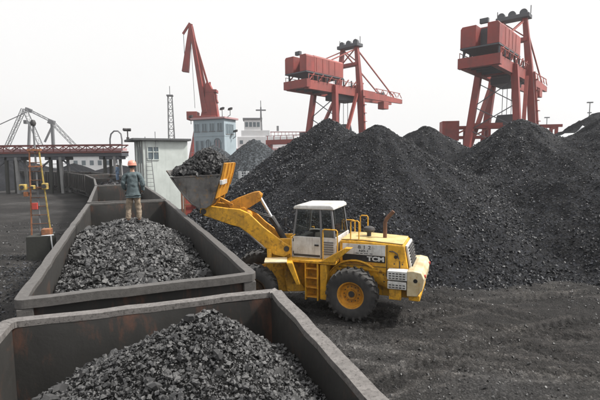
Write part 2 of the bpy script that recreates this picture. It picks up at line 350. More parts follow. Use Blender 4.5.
# lump shapes: broken angular pieces
def hull(npts, seed, sq):
    r = np.random.default_rng(seed); p = r.normal(size=(npts, 3)); p /= np.linalg.norm(p, axis=1)[:, None]
    p *= (0.38 + 0.14 * r.random((npts, 1))); p *= np.array([1.0 + 0.35 * r.random(), 0.75 + 0.3 * r.random(), sq])
    bm = bmesh.new(); vs = [bm.verts.new(q) for q in p]
    res = bmesh.ops.convex_hull(bm, input=vs)
    bad = list({g for g in res['geom_interior'] + res['geom_unused'] if isinstance(g, bmesh.types.BMVert)})
    bmesh.ops.delete(bm, geom=bad, context='VERTS'); bmesh.ops.triangulate(bm, faces=bm.faces); bmesh.ops.recalc_face_normals(bm, faces=bm.faces)
    bm.verts.index_update(); V = np.array([v.co[:] for v in bm.verts]); T = np.array([[v.index for v in f.verts] for f in bm.faces]); bm.free()
    return V, T
HULL_BIG = [hull(26, 100 + i, 0.62 + 0.3 * random.random()) for i in range(10)]
HULL_MID = [hull(12, 200 + i, 0.7) for i in range(8)]
HULL_SMALL = [hull(6, 300 + i, 0.75) for i in range(8)]
def block(ncut, seed):
    r = random.Random(seed); bm = bmesh.new(); bmesh.ops.create_cube(bm, size=1.0)
    for v in bm.verts: v.co = Vector((v.co.x * r.uniform(.85, 1.2), v.co.y * r.uniform(.75, 1.05), v.co.z * r.uniform(.6, .95))) + Vector((r.uniform(-.1, .1), r.uniform(-.1, .1), r.uniform(-.08, .08)))
    bmesh.ops.triangulate(bm, faces=bm.faces)
    for k in range(ncut):
        n = Vector((r.gauss(0, 1), r.gauss(0, 1), r.gauss(0, 1))).normalized()
        bmesh.ops.bisect_plane(bm, geom=bm.verts[:] + bm.edges[:] + bm.faces[:], plane_co=n * r.uniform(.28, .46), plane_no=n, clear_outer=True)
        bd_ = [e for e in bm.edges if e.is_boundary]
        if bd_: bmesh.ops.contextual_create(bm, geom=bd_)
    bmesh.ops.remove_doubles(bm, verts=bm.verts, dist=.05); bmesh.ops.triangulate(bm, faces=bm.faces); bmesh.ops.recalc_face_normals(bm, faces=bm.faces)
    bm.verts.index_update(); V = np.array([v.co[:] for v in bm.verts]) * .92; T = np.array([[v.index for v in f.verts] for f in bm.faces]); bm.free(); return V, T
def pick_blocks(ncut, seed, count, most):
    out = []; k = 0
    while len(out) < count and k < 400:
        b_ = block(ncut, seed + k); k += 1
        if 10 <= len(b_[1]) <= most: out.append(b_)
    return out
HULL_BIG = pick_blocks(9, 1000, 12, 50); HULL_MID = [(V * .78, T) for V, T in pick_blocks(4, 3000, 4, 22)] + [hull(13, 400 + i, 0.85) for i in range(7)]
def rand_rot(n, r):
    q = r.normal(size=(n, 4)); q /= np.linalg.norm(q, axis=1)[:, None]; w, x, y, z = q.T
    return np.stack([1 - 2 * (y * y + z * z), 2 * (x * y - z * w), 2 * (x * z + y * w), 2 * (x * y + z * w), 1 - 2 * (x * x + z * z), 2 * (y * z - x * w),
                     2 * (x * z - y * w), 2 * (y * z + x * w), 1 - 2 * (x * x + y * y)], 1).reshape(n, 3, 3)
def np_mesh(name, V, T, tint=None):
    me = bpy.data.meshes.new(name); me.vertices.add(len(V)); me.vertices.foreach_set('co', V.astype(np.float32).ravel())
    k = T.shape[1]
    me.loops.add(T.size); me.loops.foreach_set('vertex_index', T.astype(np.int32).ravel())
    me.polygons.add(len(T)); me.polygons.foreach_set('loop_start', np.arange(0, T.size, k, dtype=np.int32))
    if tint is not None:
        a = me.attributes.new('tint', 'FLOAT', 'POINT'); a.data.foreach_set('value', tint.astype(np.float32))
    me.update(calc_edges=True); me.validate(); return me
def lumps(name, pos, size, hulls, mat, parent=None, r=rng):
    Vs, Ts, At = [], [], []; base = 0; which = r.integers(0, len(hulls), len(pos))
    for h, (V, T) in enumerate(hulls):
        ix = np.nonzero(which == h)[0]
        if not len(ix): continue
        Rm = rand_rot(len(ix), r)
        P = np.einsum('nij,kj->nki', Rm, V) * size[ix, None, None] + pos[ix, None, :]
        k = len(V); Vs.append(P.reshape(-1, 3))
        Ts.append((T[None] + (base + np.arange(len(ix)) * k)[:, None, None]).reshape(-1, 3)); base += len(ix) * k
        At.append(np.repeat(r.random(len(ix)) ** 2.0, k))
    me = np_mesh(name, np.concatenate(Vs), np.concatenate(Ts), np.concatenate(At)); me.shade_flat()
    return link(name, me, mat, parent)
BIG_MESH = []
for i, (V, T) in enumerate(HULL_BIG):
    for t in (0.15, 0.5, 0.85):
        me = np_mesh('coal_lump', V, T, np.full(len(V), t)); me.shade_flat(); me.materials.append(M['coal_near']); BIG_MESH.append(me)
def big_lump(parent, p, s, r):
    o = bpy.data.objects.new('coal_lump', r.choice(BIG_MESH)); COL.objects.link(o); o.parent = parent
    o.location = p; o.rotation_euler = (r.uniform(0, 6.3), r.uniform(-.6, .6), r.uniform(0, 6.3)); o.scale = (s * r.uniform(.85, 1.2), s, s * r.uniform(.75, 1.05)); return o
def grid_mesh(name, xs, ys, zf, keep=None):
    X, Y = np.meshgrid(xs, ys); Z = zf(X, Y); nx, ny = len(xs), len(ys)
    V = np.stack([X, Y, Z], -1).reshape(-1, 3); i = np.arange(nx * ny).reshape(ny, nx)
    Q = np.stack([i[:-1, :-1], i[:-1, 1:], i[1:, 1:], i[1:, :-1]], -1).reshape(-1, 4)
    if keep is not None: Q = Q[keep(X, Y)[:-1, :-1].ravel()]
    used = np.unique(Q); m = np.full(len(V), -1); m[used] = np.arange(len(used))
    me = np_mesh(name, V[used], m[Q]); me.shade_smooth(); return me

# ------------------------------------------------------------------ ground, water, rails
LH = np.array([-math.cos(R(21)), math.sin(R(21))]); LL = np.array([-LH[1], LH[0]])     # loader heading and its left
LO = np.array([1.951, 13.669])
RUTS = []                                  # wheel tracks: (centre x, y, radius) of arcs the loader drove
for (px_, py_, hd, rad) in ((3.2, 11.6, -21, 40), (5.5, 12.6, -38, -13), (6.5, 10.2, -8, 22), (9.0, 13.6, 12, -18)):
    n_ = np.array([-math.sin(R(hd)), math.cos(R(hd))]); c_ = np.array([px_, py_]) + n_ * rad
    for w_ in (-1.1, 1.1): RUTS.append((c_[0], c_[1], abs(rad) + w_))
def rut_coords(X, Y):
    for k, (cx_, cy_, r_) in enumerate(RUTS):
        d = np.hypot(X - cx_, Y - cy_) - r_; yield k, d + .06 * fbm(X * .8, Y * .8, 2, 200 + k), np.arctan2(Y - cy_, X - cx_) * r_
def rut_edge_tone(X, Y):  # mask of the rut edges that get the painted lighter tone
    f = np.zeros_like(X); right = 1 / (1 + np.exp(-(X + 0.4 * Y - 4.0) * 2))
    for k, d, t in rut_coords(X, Y):
        f = np.maximum(f, np.exp(-((np.abs(d) - .38) / 0.10) ** 2) * np.clip(.35 + 2.2 * fbm(X * .9 + k, Y * .9, 4, 15), 0, 1))
    return f * right
def ground_h(X, Y):
    X = np.asarray(X, float); Y = np.asarray(Y, float)
    near = np.clip((34 - np.hypot(X, Y - 6)) / 14, 0, 1)
    h = 0.10 * fbm(X * 0.35, Y * 0.35, 4, 3) + 0.035 * fbm(X * 2.2, Y * 2.2, 4, 5) + 0.03 * fbm(X * 5.5, Y * 5.5, 2, 8)
    right = 1 / (1 + np.exp(-(X + 0.4 * Y - 4.0) * 2))                      # the loader's beat, not the far side of the train
    for k, d, t in rut_coords(X, Y):
        rut = np.exp(-(d / 0.36) ** 4) * np.clip(.75 + 1.5 * fbm(X * .5 + k, Y * .5, 3, 25), 0, 1)
        tread = np.tanh(2.5 * np.sin((t + np.abs(d) * 1.0) * 2 * np.pi / 0.29))
        h += right * (rut * (-0.045 + 0.030 * tread) + 0.018 * np.exp(-((np.abs(d) - 0.40) / 0.09) ** 2) * np.clip(.5 + 2 * fbm(X * 1.2, Y * 1.2, 3, 9), 0, 1))
    return h * near - 0.02
gx = np.unique(np.concatenate([[-900, -500, -250, -150, -100, -70], np.arange(-50, -24, 1.5), np.arange(-24, -4, 0.25), np.arange(-4, 14, 0.06), np.arange(14, 24, 0.3), np.arange(24, 60, 3), [80, 120, 200, 400, 900]]))
gy = np.unique(np.concatenate([[-60, -30, -15, -8, -3], np.arange(0, 7, 0.5), np.arange(7, 20, 0.06), np.arange(20, 40, 0.3), np.arange(40, 90, 3), [100, 130, 170, 250, 400, 900]]))
gm = grid_mesh('ground', gx, gy, ground_h); GX, GY = np.meshgrid(gx, gy)
ga = gm.attributes.new('rut_edge_tone', 'FLOAT', 'POINT'); ga.data.foreach_set('value', rut_edge_tone(GX, GY).ravel().astype(np.float32))
ground = structure(link('ground', gm, 'ground'))
UX, UY = 0.68, 0.733                                                             # across the quay, towards the water
wm = MB(); p0 = np.array([UX, UY]) * 108; q = np.array([UY, -UX])
wm.add([(*(p0 - q * 700), 0.06), (*(p0 + q * 500), 0.06), (*(p0 + q * 500 + np.array([UX, UY]) * 500), 0.06), (*(p0 - q * 700 + np.array([UX, UY]) * 500), 0.06)], [(0, 1, 2, 3)])
structure(wm.build('water', 'water'))

# train: near-end / far-end centres and yaw (anticlockwise from the view direction)
WL, WW, RZ = 13.2, 3.2, 3.15
train = []
def fwd(a): return np.array([-math.sin(a), math.cos(a)])
train.append((np.array([-1.818, 5.112]) - fwd(R(19.1)) * WL, R(19.1)))
train.append((np.array([-2.133, 5.805]), R(22.8)))
end = train[1][0] + fwd(train[1][1]) * WL
for a in (24.2, 26.0, 30.0, 36.0, 44.0, 52.0, 58.0):
    st = end + fwd(R(a)) * 0.55; train.append((st, R(a))); end = st + fwd(R(a)) * WL
path = [train[0][0] - fwd(train[0][1]) * 1]
for st, a in train: path += [st + fwd(a) * 2.2, st + fwd(a) * (WL - 2.2)]
path.append(end)
trk = None
for sgn in (-1, 1):
    mb = MB()
    pts = []
    for i, p in enumerate(path):
        d = path[min(i + 1, len(path) - 1)] - path[max(i - 1, 0)]; d = d / np.linalg.norm(d); n = np.array([d[1], -d[0]]); pts.append((*(p + n * 0.75 * sgn), 0.17))
    for a, b in zip(pts[:-1], pts[1:]): mb.bar(a, b, 0.07, 0.16)
    o = structure(mb.build('railway_rail', 'darkmetal'))
# ------------------------------------------------------------------ wagons
def rounded_rect(hx, hy, r, n=5, step=0.22):
    pts = []
    for cx, cy, a0 in ((hx - r, hy - r, 0), (-hx + r, hy - r, 90), (-hx + r, -hy + r, 180), (hx - r, -hy + r, 270)):
        for k in range(n + 1):
            a = R(a0 + 90 * k / n); pts.append((cx + r * math.cos(a), cy + r * math.sin(a)))
    return pts
def densify(pts, k=40):
    out = []
    for i, p in enumerate(pts):
        q = pts[(i + 1) % len(pts)]; L = math.hypot(q[0] - p[0], q[1] - p[1]); m = k if L > 5 else (10 if L > 1 else 1)
        for j in range(m): out.append((p[0] + (q[0] - p[0]) * j / m, p[1] + (q[1] - p[1]) * j / m))
    return out
def dent_wall(name, w, z0, z1, th, axis, at, sd):
    """sheet wall with shallow dents, two skins"""
    nu, nz = max(8, int(w / 0.22)), 9
    us = np.linspace(-w / 2, w / 2, nu); zs = np.linspace(z0, z1, nz); vs = []; fs = []
    for t in (-th / 2, th / 2):
        for z in zs:
            for u in us:
                edge = min(1, (u + w / 2) / .4, (w / 2 - u) / .4, (z - z0) / .3 + 0.001, (z1 - z) / .3 + 0.001)
                d = float(0.055 * fbm(np.array(u * 0.9 + sd), np.array(z * 1.1 + sd), 3, sd)) * max(0, edge)
                vs.append((at + t + d, u, z) if axis == 'x' else (u, at + t + d, z))
    for s in (0, 1):
        b = s * nu * nz
        for i in range(nz - 1):
            for j in range(nu - 1): fs.append((b + i * nu + j, b + i * nu + j + 1, b + (i + 1) * nu + j + 1, b + (i + 1) * nu + j))
    n0 = nu * nz
    for j in range(nu - 1): fs += [(j, j + 1, n0 + j + 1, n0 + j), ((nz - 1) * nu + j, (nz - 1) * nu + j + 1, n0 + (nz - 1) * nu + j + 1, n0 + (nz - 1) * nu + j)]
    for i in range(nz - 1): fs += [(i * nu, (i + 1) * nu, n0 + (i + 1) * nu, n0 + i * nu), (i * nu + nu - 1, (i + 1) * nu + nu - 1, n0 + (i + 1) * nu + nu - 1, n0 + i * nu + nu - 1)]
    m = MB(); m.add(vs, fs); return m
def make_wagon(label, seed=1, rim='rim'):
    """local frame: origin at the ground under the near end's centre, +y along the wagon"""
    t = thing('coal_wagon', label, 'railway wagon', group='coal wagons in the curving train')
    hx, hy = WW / 2, WL / 2
    out = densify(rounded_rect(hx, hy, 0.13)); inn = densify(rounded_rect(hx - 0.145, hy - 0.145, 0.04))
    n = len(out); r = np.random.default_rng(seed); vs = []
    wob = [float(v) for v in r.normal(size=n) * 0.004]
    for ring, zz in ((out, RZ - 0.12), (out, RZ), (inn, RZ), (inn, RZ - 0.07)):
        for i, (x, y) in enumerate(ring):
            k = 0.012 * float(fbm(np.array(x * .8 + seed), np.array(y * .8), 3, seed)); vs.append((x + k + wob[i], y + hy + wob[(i * 7) % n], zz + k + wob[(i * 3) % n]))
    fs = []
    for a in range(4):
        b = (a + 1) % 4
        for i in range(n): j = (i + 1) % n; fs.append((a * n + i, a * n + j, b * n + j, b * n + i))
    mb = MB(); mb.add(vs, fs); o = mb.build('top_rim', rim, t, bevel=0.012)
    for s in (-1, 1):
        dent_wall('side_wall', WL - 0.30, 1.12, RZ - 0.075, 0.05, 'x', s * (hx - 0.115), seed + s + 5).build('side_wall', 'wagon', t, smooth=True).location = (0, hy, 0)
        dent_wall('end_wall', WW - 0.275, 1.12, RZ - 0.075, 0.05, 'y', 0, seed + s + 9).build('end_wall', 'wagon_end', t, smooth=True).location = (0, hy + s * (hy - 0.115), 0)
    MB().box(-hx + 0.2, hx - 0.2, 0.2, WL - 0.2, 1.02, 1.10).build('floor', 'wagon', t)
    for s in (-1, 1):
        for k in range(9):
            y = 0.75 + k * (WL - 1.5) / 8
            MB().prism([(s * (hx - 0.085), 1.0), (s * (hx + 0.05), 1.0), (s * (hx + 0.05), 2.2), (s * (hx - 0.02), RZ - 0.125), (s * (hx - 0.085), RZ - 0.125)], y - 0.07, y + 0.07).build('side_post', 'wagon', t, bevel=0.01)
        for e in (0, 1):
            y0, y1 = (0.0, 0.085) if e == 0 else (WL - 0.085, WL)
            x0, x1 = sorted((s * (hx - 0.03), s * (hx - 0.22)))
            MB().box(x0, x1, y0 + .01, y1 - .01, 0.95, RZ - 0.125).build('corner_post', 'rim', t, bevel=0.01)
            if s == 1:
                for z in (1.5, 2.05, 2.6): MB().box(-hx + 0.25, hx - 0.25, y0 + .02, y1 - .003, z, z + 0.10).build('end_rib', 'wagon_end', t, bevel=0.01)
    mb = MB(); mb.box(-hx + 0.05, hx - 0.05, 0.1, WL - 0.1, 0.88, 1.0); mb.box(-0.25, 0.25, 0.0, WL, 0.62, 0.88); mb.build('underframe', 'wagon', t, bevel=0.01)
    for yb in (2.2, WL - 2.2):
        b = MB()
        for s in (-1, 1): b.prism([(yb - 1.15, 0.75), (yb - 0.95, 0.45), (yb - .3, 0.38), (yb + .3, 0.38), (yb + 0.95, 0.45), (yb + 1.15, 0.75), (yb, 0.86)], s * 0.95 - 0.06, s * 0.95 + 0.06, 'x')
        b.box(-0.9, 0.9, yb - 0.15, yb + 0.15, 0.5, 0.8)
        bo = b.build('bogie', 'darkmetal', t)
        for ya in (yb - 0.87, yb + 0.87):
            w = MB()
            for s in (-1, 1): w.lathe([(0.0, s * 0.68), (0.36, s * 0.68), (0.46, s * 0.69), (0.42, s * 0.72), (0.42, s * 0.80), (0.0, s * 0.80)], (0, ya, 0.66), 'x', 20)
            w.tube([(-0.7, ya, 0.66), (0.7, ya, 0.66)], 0.07, 8); w.build('wheelset', 'darkmetal', bo)
    for s, y in ((-1, 0.0), (1, WL)): MB().box(-0.09, 0.09, min(y, y + s * 0.3), max(y, y + s * 0.3), 0.75, 0.95).box(-0.16, 0.16, min(y + s * .22, y + s * .31), max(y + s * .22, y + s * .31), 0.7, 1.0).build('coupler', 'darkmetal', t, bevel=0.01)
    return t
wagon_labels = ['nearest open coal wagon, heaped with coal, cut off by the bottom edge', 'open coal wagon the worker stands in, second from the camera',
    'empty open wagon just beyond the worker, beside the pale hut', 'open wagon with dark coal, fourth from the camera', 'dark open wagon, fifth along the bending train',
    'dark open wagon passing under the red conveyor bridge, sixth along the train', 'dark open wagon beyond the conveyor bridge, seventh along the train',
    'dark open wagon far left, eighth along the train', 'last dark wagon of the train at the left edge']
w0 = make_wagon(wagon_labels[0], 3, 'rim_pale'); w1 = make_wagon(wagon_labels[1], 8)
wagons = [w0, w1] + [copy_tree(w1) for _ in train[2:]]
for w, (st, a), lb in zip(wagons, train, wagon_labels):
    w.location = (st[0], st[1], 0); w.rotation_euler = (0, 0, a); w['label'] = lb

# ------------------------------------------------------------------ coal loads
def place_load(st, a): return (st[0], st[1], 0), a
def make_load(label, idx, hf, dens, smin, smax, nbig, bmin, bmax, yr=(0.25, WL - 0.25), fines='fines_near', mat='coal_near', seed=5, vis=None, fine=1.7):
    st, a = train[idx]
    t = thing('coal_load', label, 'coal load', (st[0], st[1], 0), a)
    hx = WW / 2 - 0.15
    xs = np.arange(-hx, hx + 0.04, 0.06); ys = np.arange(yr[0], yr[1], 0.06)
    o = link('coal_bed', grid_mesh('coal_bed', xs, ys, hf), fines, t)
    r = np.random.default_rng(seed)
    y0, y1 = vis or yr
    n = int(dens * 2 * hx * (y1 - y0)); P = np.stack([r.uniform(-hx + .02, hx - .02, n), r.uniform(y0, y1, n)], 1)
    sz = smin + (smax - smin) * r.random(n) ** 3.0
    Z = hf(P[:, 0], P[:, 1]) + sz * r.uniform(-0.15, 0.42, n)
    stuff(lumps('small_coal', np.stack([P[:, 0], P[:, 1], Z], 1), sz, HULL_MID, mat, t, r))
    n = int(dens * fine * 2 * hx * (y1 - y0)); P = np.stack([r.uniform(-hx + .02, hx - .02, n), r.uniform(y0, y1, n)], 1)
    sz = smin * r.uniform(0.55, 1.5, n); Z = hf(P[:, 0], P[:, 1]) + sz * r.uniform(-0.1, 0.35, n)
    stuff(lumps('coal_crumbs', np.stack([P[:, 0], P[:, 1], Z], 1), sz, HULL_SMALL, mat, t, r))
    rr = random.Random(seed)
    for k in range(nbig):
        x = rr.uniform(-hx + 0.12, hx - 0.12); y = rr.uniform(y0 + .1, y1 - .1); s = bmin + (bmax - bmin) * rr.random() ** 3.0
        z = float(hf(np.array(x), np.array(y)))
        big_lump(t, (x, y, z + s * rr.uniform(0.0, 0.25)), s, rr)
    return t
def sm_min(a, b, k=0.15): return -np.log(np.exp(-a / k) + np.exp(-b / k)) * k
def load_near(x, y):
    d = np.where(x < 0.45, 0.50, 0.70) * np.abs(x - 0.45)
    yy = y - (WL - 1.35); e = np.where(yy > 0, 0.78 * yy, 0.16 * np.abs(yy) * (np.abs(yy) < 2.2) + 0.35 * (np.abs(yy) >= 2.2))
    z = 3.45 - np.sqrt(d * d + e * e + 0.012)
    return np.maximum(z, 2.05) + 0.10 * fbm(x * 1.7, y * 1.7, 4, 21) + 0.03 * fbm(x * 8, y * 8, 2, 31)
def load_mid(x, y):
    side = np.where(x > 0, 0.50 * x, 0.34 * -x)
    yy = y - 6.4; e = np.where(yy > 0, 0.055 * yy * yy * 0.75, 0.011 * yy * yy)
    z = 3.30 - np.sqrt(side ** 2 + 0.01) - np.minimum(e, 1.25)
    return z + 0.12 * fbm(x * 1.5, y * 1.5, 4, 41) + 0.03 * fbm(x * 8, y * 8, 2, 51)
def load_far(x, y): return 2.75 - 0.2 * np.abs(x) + 0.35 * fbm(x * .9, y * .9, 4, 61)
def load_low(x, y): return 1.45 - 0.1 * np.abs(x) + 0.25 * fbm(x * .9, y * .9, 4, 71)
make_load('mound of grey coal lumps filling the nearest wagon', 0, load_near, 1350, 0.020, 0.075, 80, 0.075, 0.14, seed=5, vis=(8.9, WL - 0.25))
make_load('long bed of coal under the worker in the second wagon', 1, load_mid, 430, 0.032, 0.14, 130, 0.12, 0.24, seed=6)
make_load('dark coal load in the fourth wagon behind the worker', 3, load_far, 60, 0.06, 0.25, 12, 0.2, 0.4, fines='fines_brown', mat='coal_heap', seed=7)
make_load('thin layer of coal left in the wagon beyond the worker', 2, load_low, 60, 0.05, 0.2, 10, 0.2, 0.35, fines='fines_near', seed=8)

# ------------------------------------------------------------------ coal stockpile: one height field, one thing per peak
# (x, y, peak, slope, name, label)
HEAPS = [(4.9, 27.0, 7.0, 0.655, 'broad black coal heap with its peak right above the loader hood'),
         (2.3, 33.0, 7.75, 0.66, 'lumpy black coal heap behind the loader arm, leftmost of the big stockpile'),
         (10.4, 36.0, 7.6, 0.64, 'smaller black coal peak right of the loader, set back between two bigger ones'),
         (15.3, 30.0, 7.55, 0.70, 'black coal heap peaking in front of the right red crane'),
         (24.2, 26.0, 10.3, 0.655, 'tall black coal heap cut off by the right edge')]
def heap_fields(X, Y):
    out = []
    for i, (x, y, z, s, _) in enumerate(HEAPS):
        dx = X - x; dy = Y - y; wob = 0.5 * fbm(X * .16, Y * .16, 2, 80 + i)
        d = np.sqrt((dx + wob) ** 2 + (dy + wob) ** 2 + 0.14)
        ang = np.arctan2(dy, dx)
        gully = 0.22 * np.sin(ang * 17 + i + 3 * fbm(X * .1, Y * .1, 2, 95)) * np.clip(d / 6, 0, 1)
        out.append(z + 0.35 - s * d + gully * 0.5)
    return np.stack(out)
def heap_h(X, Y):
    F = heap_fields(X, Y); K = 0.35
    m = F.max(0); z = m + K * np.log(np.exp((F - m) / K).sum(0)) - 0.12
    z = z + 0.36 * fbm(X * .45, Y * .45, 4, 90) + 0.13 * fbm(X * 2.1, Y * 2.1, 3, 99)
    z = np.where(z < 0.6, 0.6 - 0.9 * np.log1p(np.clip((0.6 - z), 0, 50) / 0.9) * 1.0, z)      # spread toe
    return z
hx_ = np.arange(-13, 42, 0.16); hy_ = np.arange(11, 50, 0.16)
HX, HY = np.meshgrid(hx_, hy_); HZ = heap_h(HX, HY); HW = heap_fields(HX, HY).argmax(0)
for i, (x, y, z, s, lb) in enumerate(HEAPS):
    keep = lambda X, Y, i=i: (HW == i) & (HZ > -0.25)
    t = thing('coal_heap', lb, 'coal heap', (0, 0, 0), group='peaks of the black coal stockpile')
    link('heap_surface', grid_mesh('heap_surface', hx_, hy_, lambda X, Y: HZ, keep), 'fines_heap', t)
    dens, s0, s1 = [(240, .045, .19), (175, .06, .34), (60, .07, .30), (140, .055, .25), (175, .045, .17)][i]
    mask = (HW == i) & (HZ > -0.1); gyy, gxx = np.nonzero(mask)
    nn = int(dens * mask.sum() * 0.16 * 0.16); pk = rng.integers(0, len(gxx), nn)
    px = hx_[gxx[pk]] + rng.uniform(-.08, .08, nn); py = hy_[gyy[pk]] + rng.uniform(-.08, .08, nn)
    e = 0.2; pz = heap_h(px, py); nxv = -(heap_h(px + e, py) - pz) / e; nyv = -(heap_h(px, py + e) - pz) / e
    face = nxv * (0 - px) + nyv * (0 - py) + (4.89 - pz)
    ok = face > -3.0
    px, py, pz = px[ok], py[ok], pz[ok]; n2 = len(px)
    # lumps run in streaks down the slope: fewer where fines lie
    st_ = fbm(px * .5, py * .5, 3, 120) + 0.25
    kp = rng.random(n2) < np.clip(0.55 + st_ * 1.1, 0.15, 1); px, py, pz = px[kp], py[kp], pz[kp]; n2 = len(px)
    sz = s0 + (s1 - s0) * rng.random(n2) ** 3.0 * np.clip(1.25 - pz / 9, .55, 1.25)
    stuff(lumps('loose_coal', np.stack([px, py, pz + sz * rng.uniform(-.1, .28, n2)], 1), sz, HULL_SMALL, 'coal_heap', t))
def cone_heap(label, x, y, r, h, mat, seed, group, sx=1.0, name='coal_heap', n=90):
    xs = np.linspace(-r * 1.15, r * 1.15, n)
    def zf(X, Y):
        d = np.sqrt((X / sx) ** 2 + Y ** 2 + (0.06 * r) ** 2) / r
        return h * (1.05 - d) + 0.06 * h * fbm(X * 3 / r + seed, Y * 3 / r, 4, seed) + 0.02 * h * np.sin(np.arctan2(Y, X) * 30)
    me = grid_mesh('coal_heap', xs * sx, xs, zf, lambda X, Y: zf(X, Y) > -0.4)
    o = link(name, me, mat); o.location = (x, y, 0); tag(o, label, 'coal heap', group); return o
G1 = 'haze-grey heaps behind the bucket'
cone_heap('tall haze-grey coal heap right of the loader bucket', -7.0, 66, 10.8, 7.7, 'fines_hazed', 1, G1)
cone_heap('small haze-grey coal heap peeping over the bucket load', -16.8, 84, 10, 7.6, 'fines_hazed', 2, G1)
cone_heap('haze-grey coal heap partly hidden by the lumpy black heap', -3.3, 86, 9, 7.0, 'fines_hazed', 3, G1)
G2 = 'dark mounds behind the train'
cone_heap('rounded dark mound left of the worker, below the bridge', -50.5, 96, 9, 4.4, 'fines_heap', 4, G2)
cone_heap('low wide dark mound directly behind the hard hat', -42, 100, 11, 3.9, 'fines_heap', 5, G2, 1.3)
cone_heap('dark mound behind the bridge piers at the left edge', -66, 88, 20, 7.2, 'fines_heap', 6, G2, 1.1)
cone_heap('dark flat topped ridge at the right edge, behind the strips of white sheet', 33, 47, 13, 9.7, 'fines_heap', 7, None, 1.35)
# white sheet strips lying on the far right ridge
def ridge_z(x, y):
    d = math.sqrt(((x - 33) / 1.35) ** 2 + (y - 47) ** 2 + (0.06 * 13) ** 2) / 13
    return 9.7 * (1.05 - d)
for k, (x0, x1, off, w) in enumerate([(24.6, 29.4, -3.2, .75), (23.4, 26.4, -1.2, .5)]):
    n = 16; vs = []; fs = []
    for i in range(n + 1):
        x = x0 + (x1 - x0) * i / n; y = 47 + off + 0.25 * math.sin(i * .9); ww = w * (0.7 + 0.6 * random.random())
        for u in (-1, -.3, .3, 1):
            yy = y + u * ww; vs.append((x, yy, ridge_z(x, yy) + 0.42 + 0.06 * random.random()))
        if i:
            for j in range(3): fs.append(((i - 1) * 4 + j, (i - 1) * 4 + j + 1, i * 4 + j + 1, i * 4 + j))
    mb = MB(); mb.add(vs, fs); o = mb.build('white_sheet', 'tarp', smooth=True); sm = o.modifiers.new('t', 'SOLIDIFY'); sm.thickness = 0.05
    tag(o, ['longer white sheet strip lying on the dark ridge at right', 'short white sheet strip lying on the dark ridge at right'][k], 'tarpaulin')

# loose coal on the yard floor
def scatter_ground(name, n, xr, yr, s0, s1, mat, pw=3.0, test=None):
    x = rng.uniform(*xr, n); y = rng.uniform(*yr, n)
    d = fbm(x * .4, y * .4, 3, 140) + 0.5
    hh = heap_h(x, y)
    k = (rng.random(n) < np.clip(d * 0.8 + np.clip((hh + 0.6) * 0.8, 0, 1), 0.06, 1)) & (hh < 0.15)
    if test is not None: k &= test(x, y)
    x, y = x[k], y[k]; s = s0 + (s1 - s0) * rng.random(len(x)) ** pw
    return stuff(lumps(name, np.stack([x, y, ground_h(x, y) + s * rng.uniform(-.1, .25, len(x))], 1), s, HULL_SMALL, mat))
def right_of_train(x, y): return (x - train[1][0][0]) * math.cos(train[1][1]) + (y - train[1][0][1]) * math.sin(train[1][1]) > 1.7
def left_of_train(x, y): return (x - train[1][0][0]) * math.cos(train[1][1]) + (y - train[1][0][1]) * math.sin(train[1][1]) < -1.8
o = scatter_ground('coal_gravel', 90000, (-10, 16), (7, 30), 0.016, 0.12, 'coal_near', 5.0, right_of_train)
o['label'] = 'loose coal crumbs strewn over the yard floor by the loader'; o['category'] = 'gravel'
o = scatter_ground('coal_gravel', 42000, (-24, -5), (7, 25), 0.03, 0.2, 'coal_heap', 3.0, lambda x, y: left_of_train(x, y) & (np.hypot(x + 13.5, (y - 14) * .8) < 5.5 + 3 * fbm(x * .5, y * .5, 3, 77)))
o['label'] = 'dark spill of loose coal on the ground at the lower left edge'; o['category'] = 'gravel'
o = scatter_ground('coal_gravel', 20000, (-26, -3), (6, 34), 0.03, 0.16, 'coal_near', 2.6, left_of_train)
o['label'] = 'loose coal gravel on the ground left of the train'; o['category'] = 'gravel'

# ------------------------------------------------------------------ wheel loader
ld = thing('wheel_loader', 'yellow wheel loader tipping its raised bucket towards the train', 'wheel loader', (LO[0], LO[1], 0), math.pi - R(21))
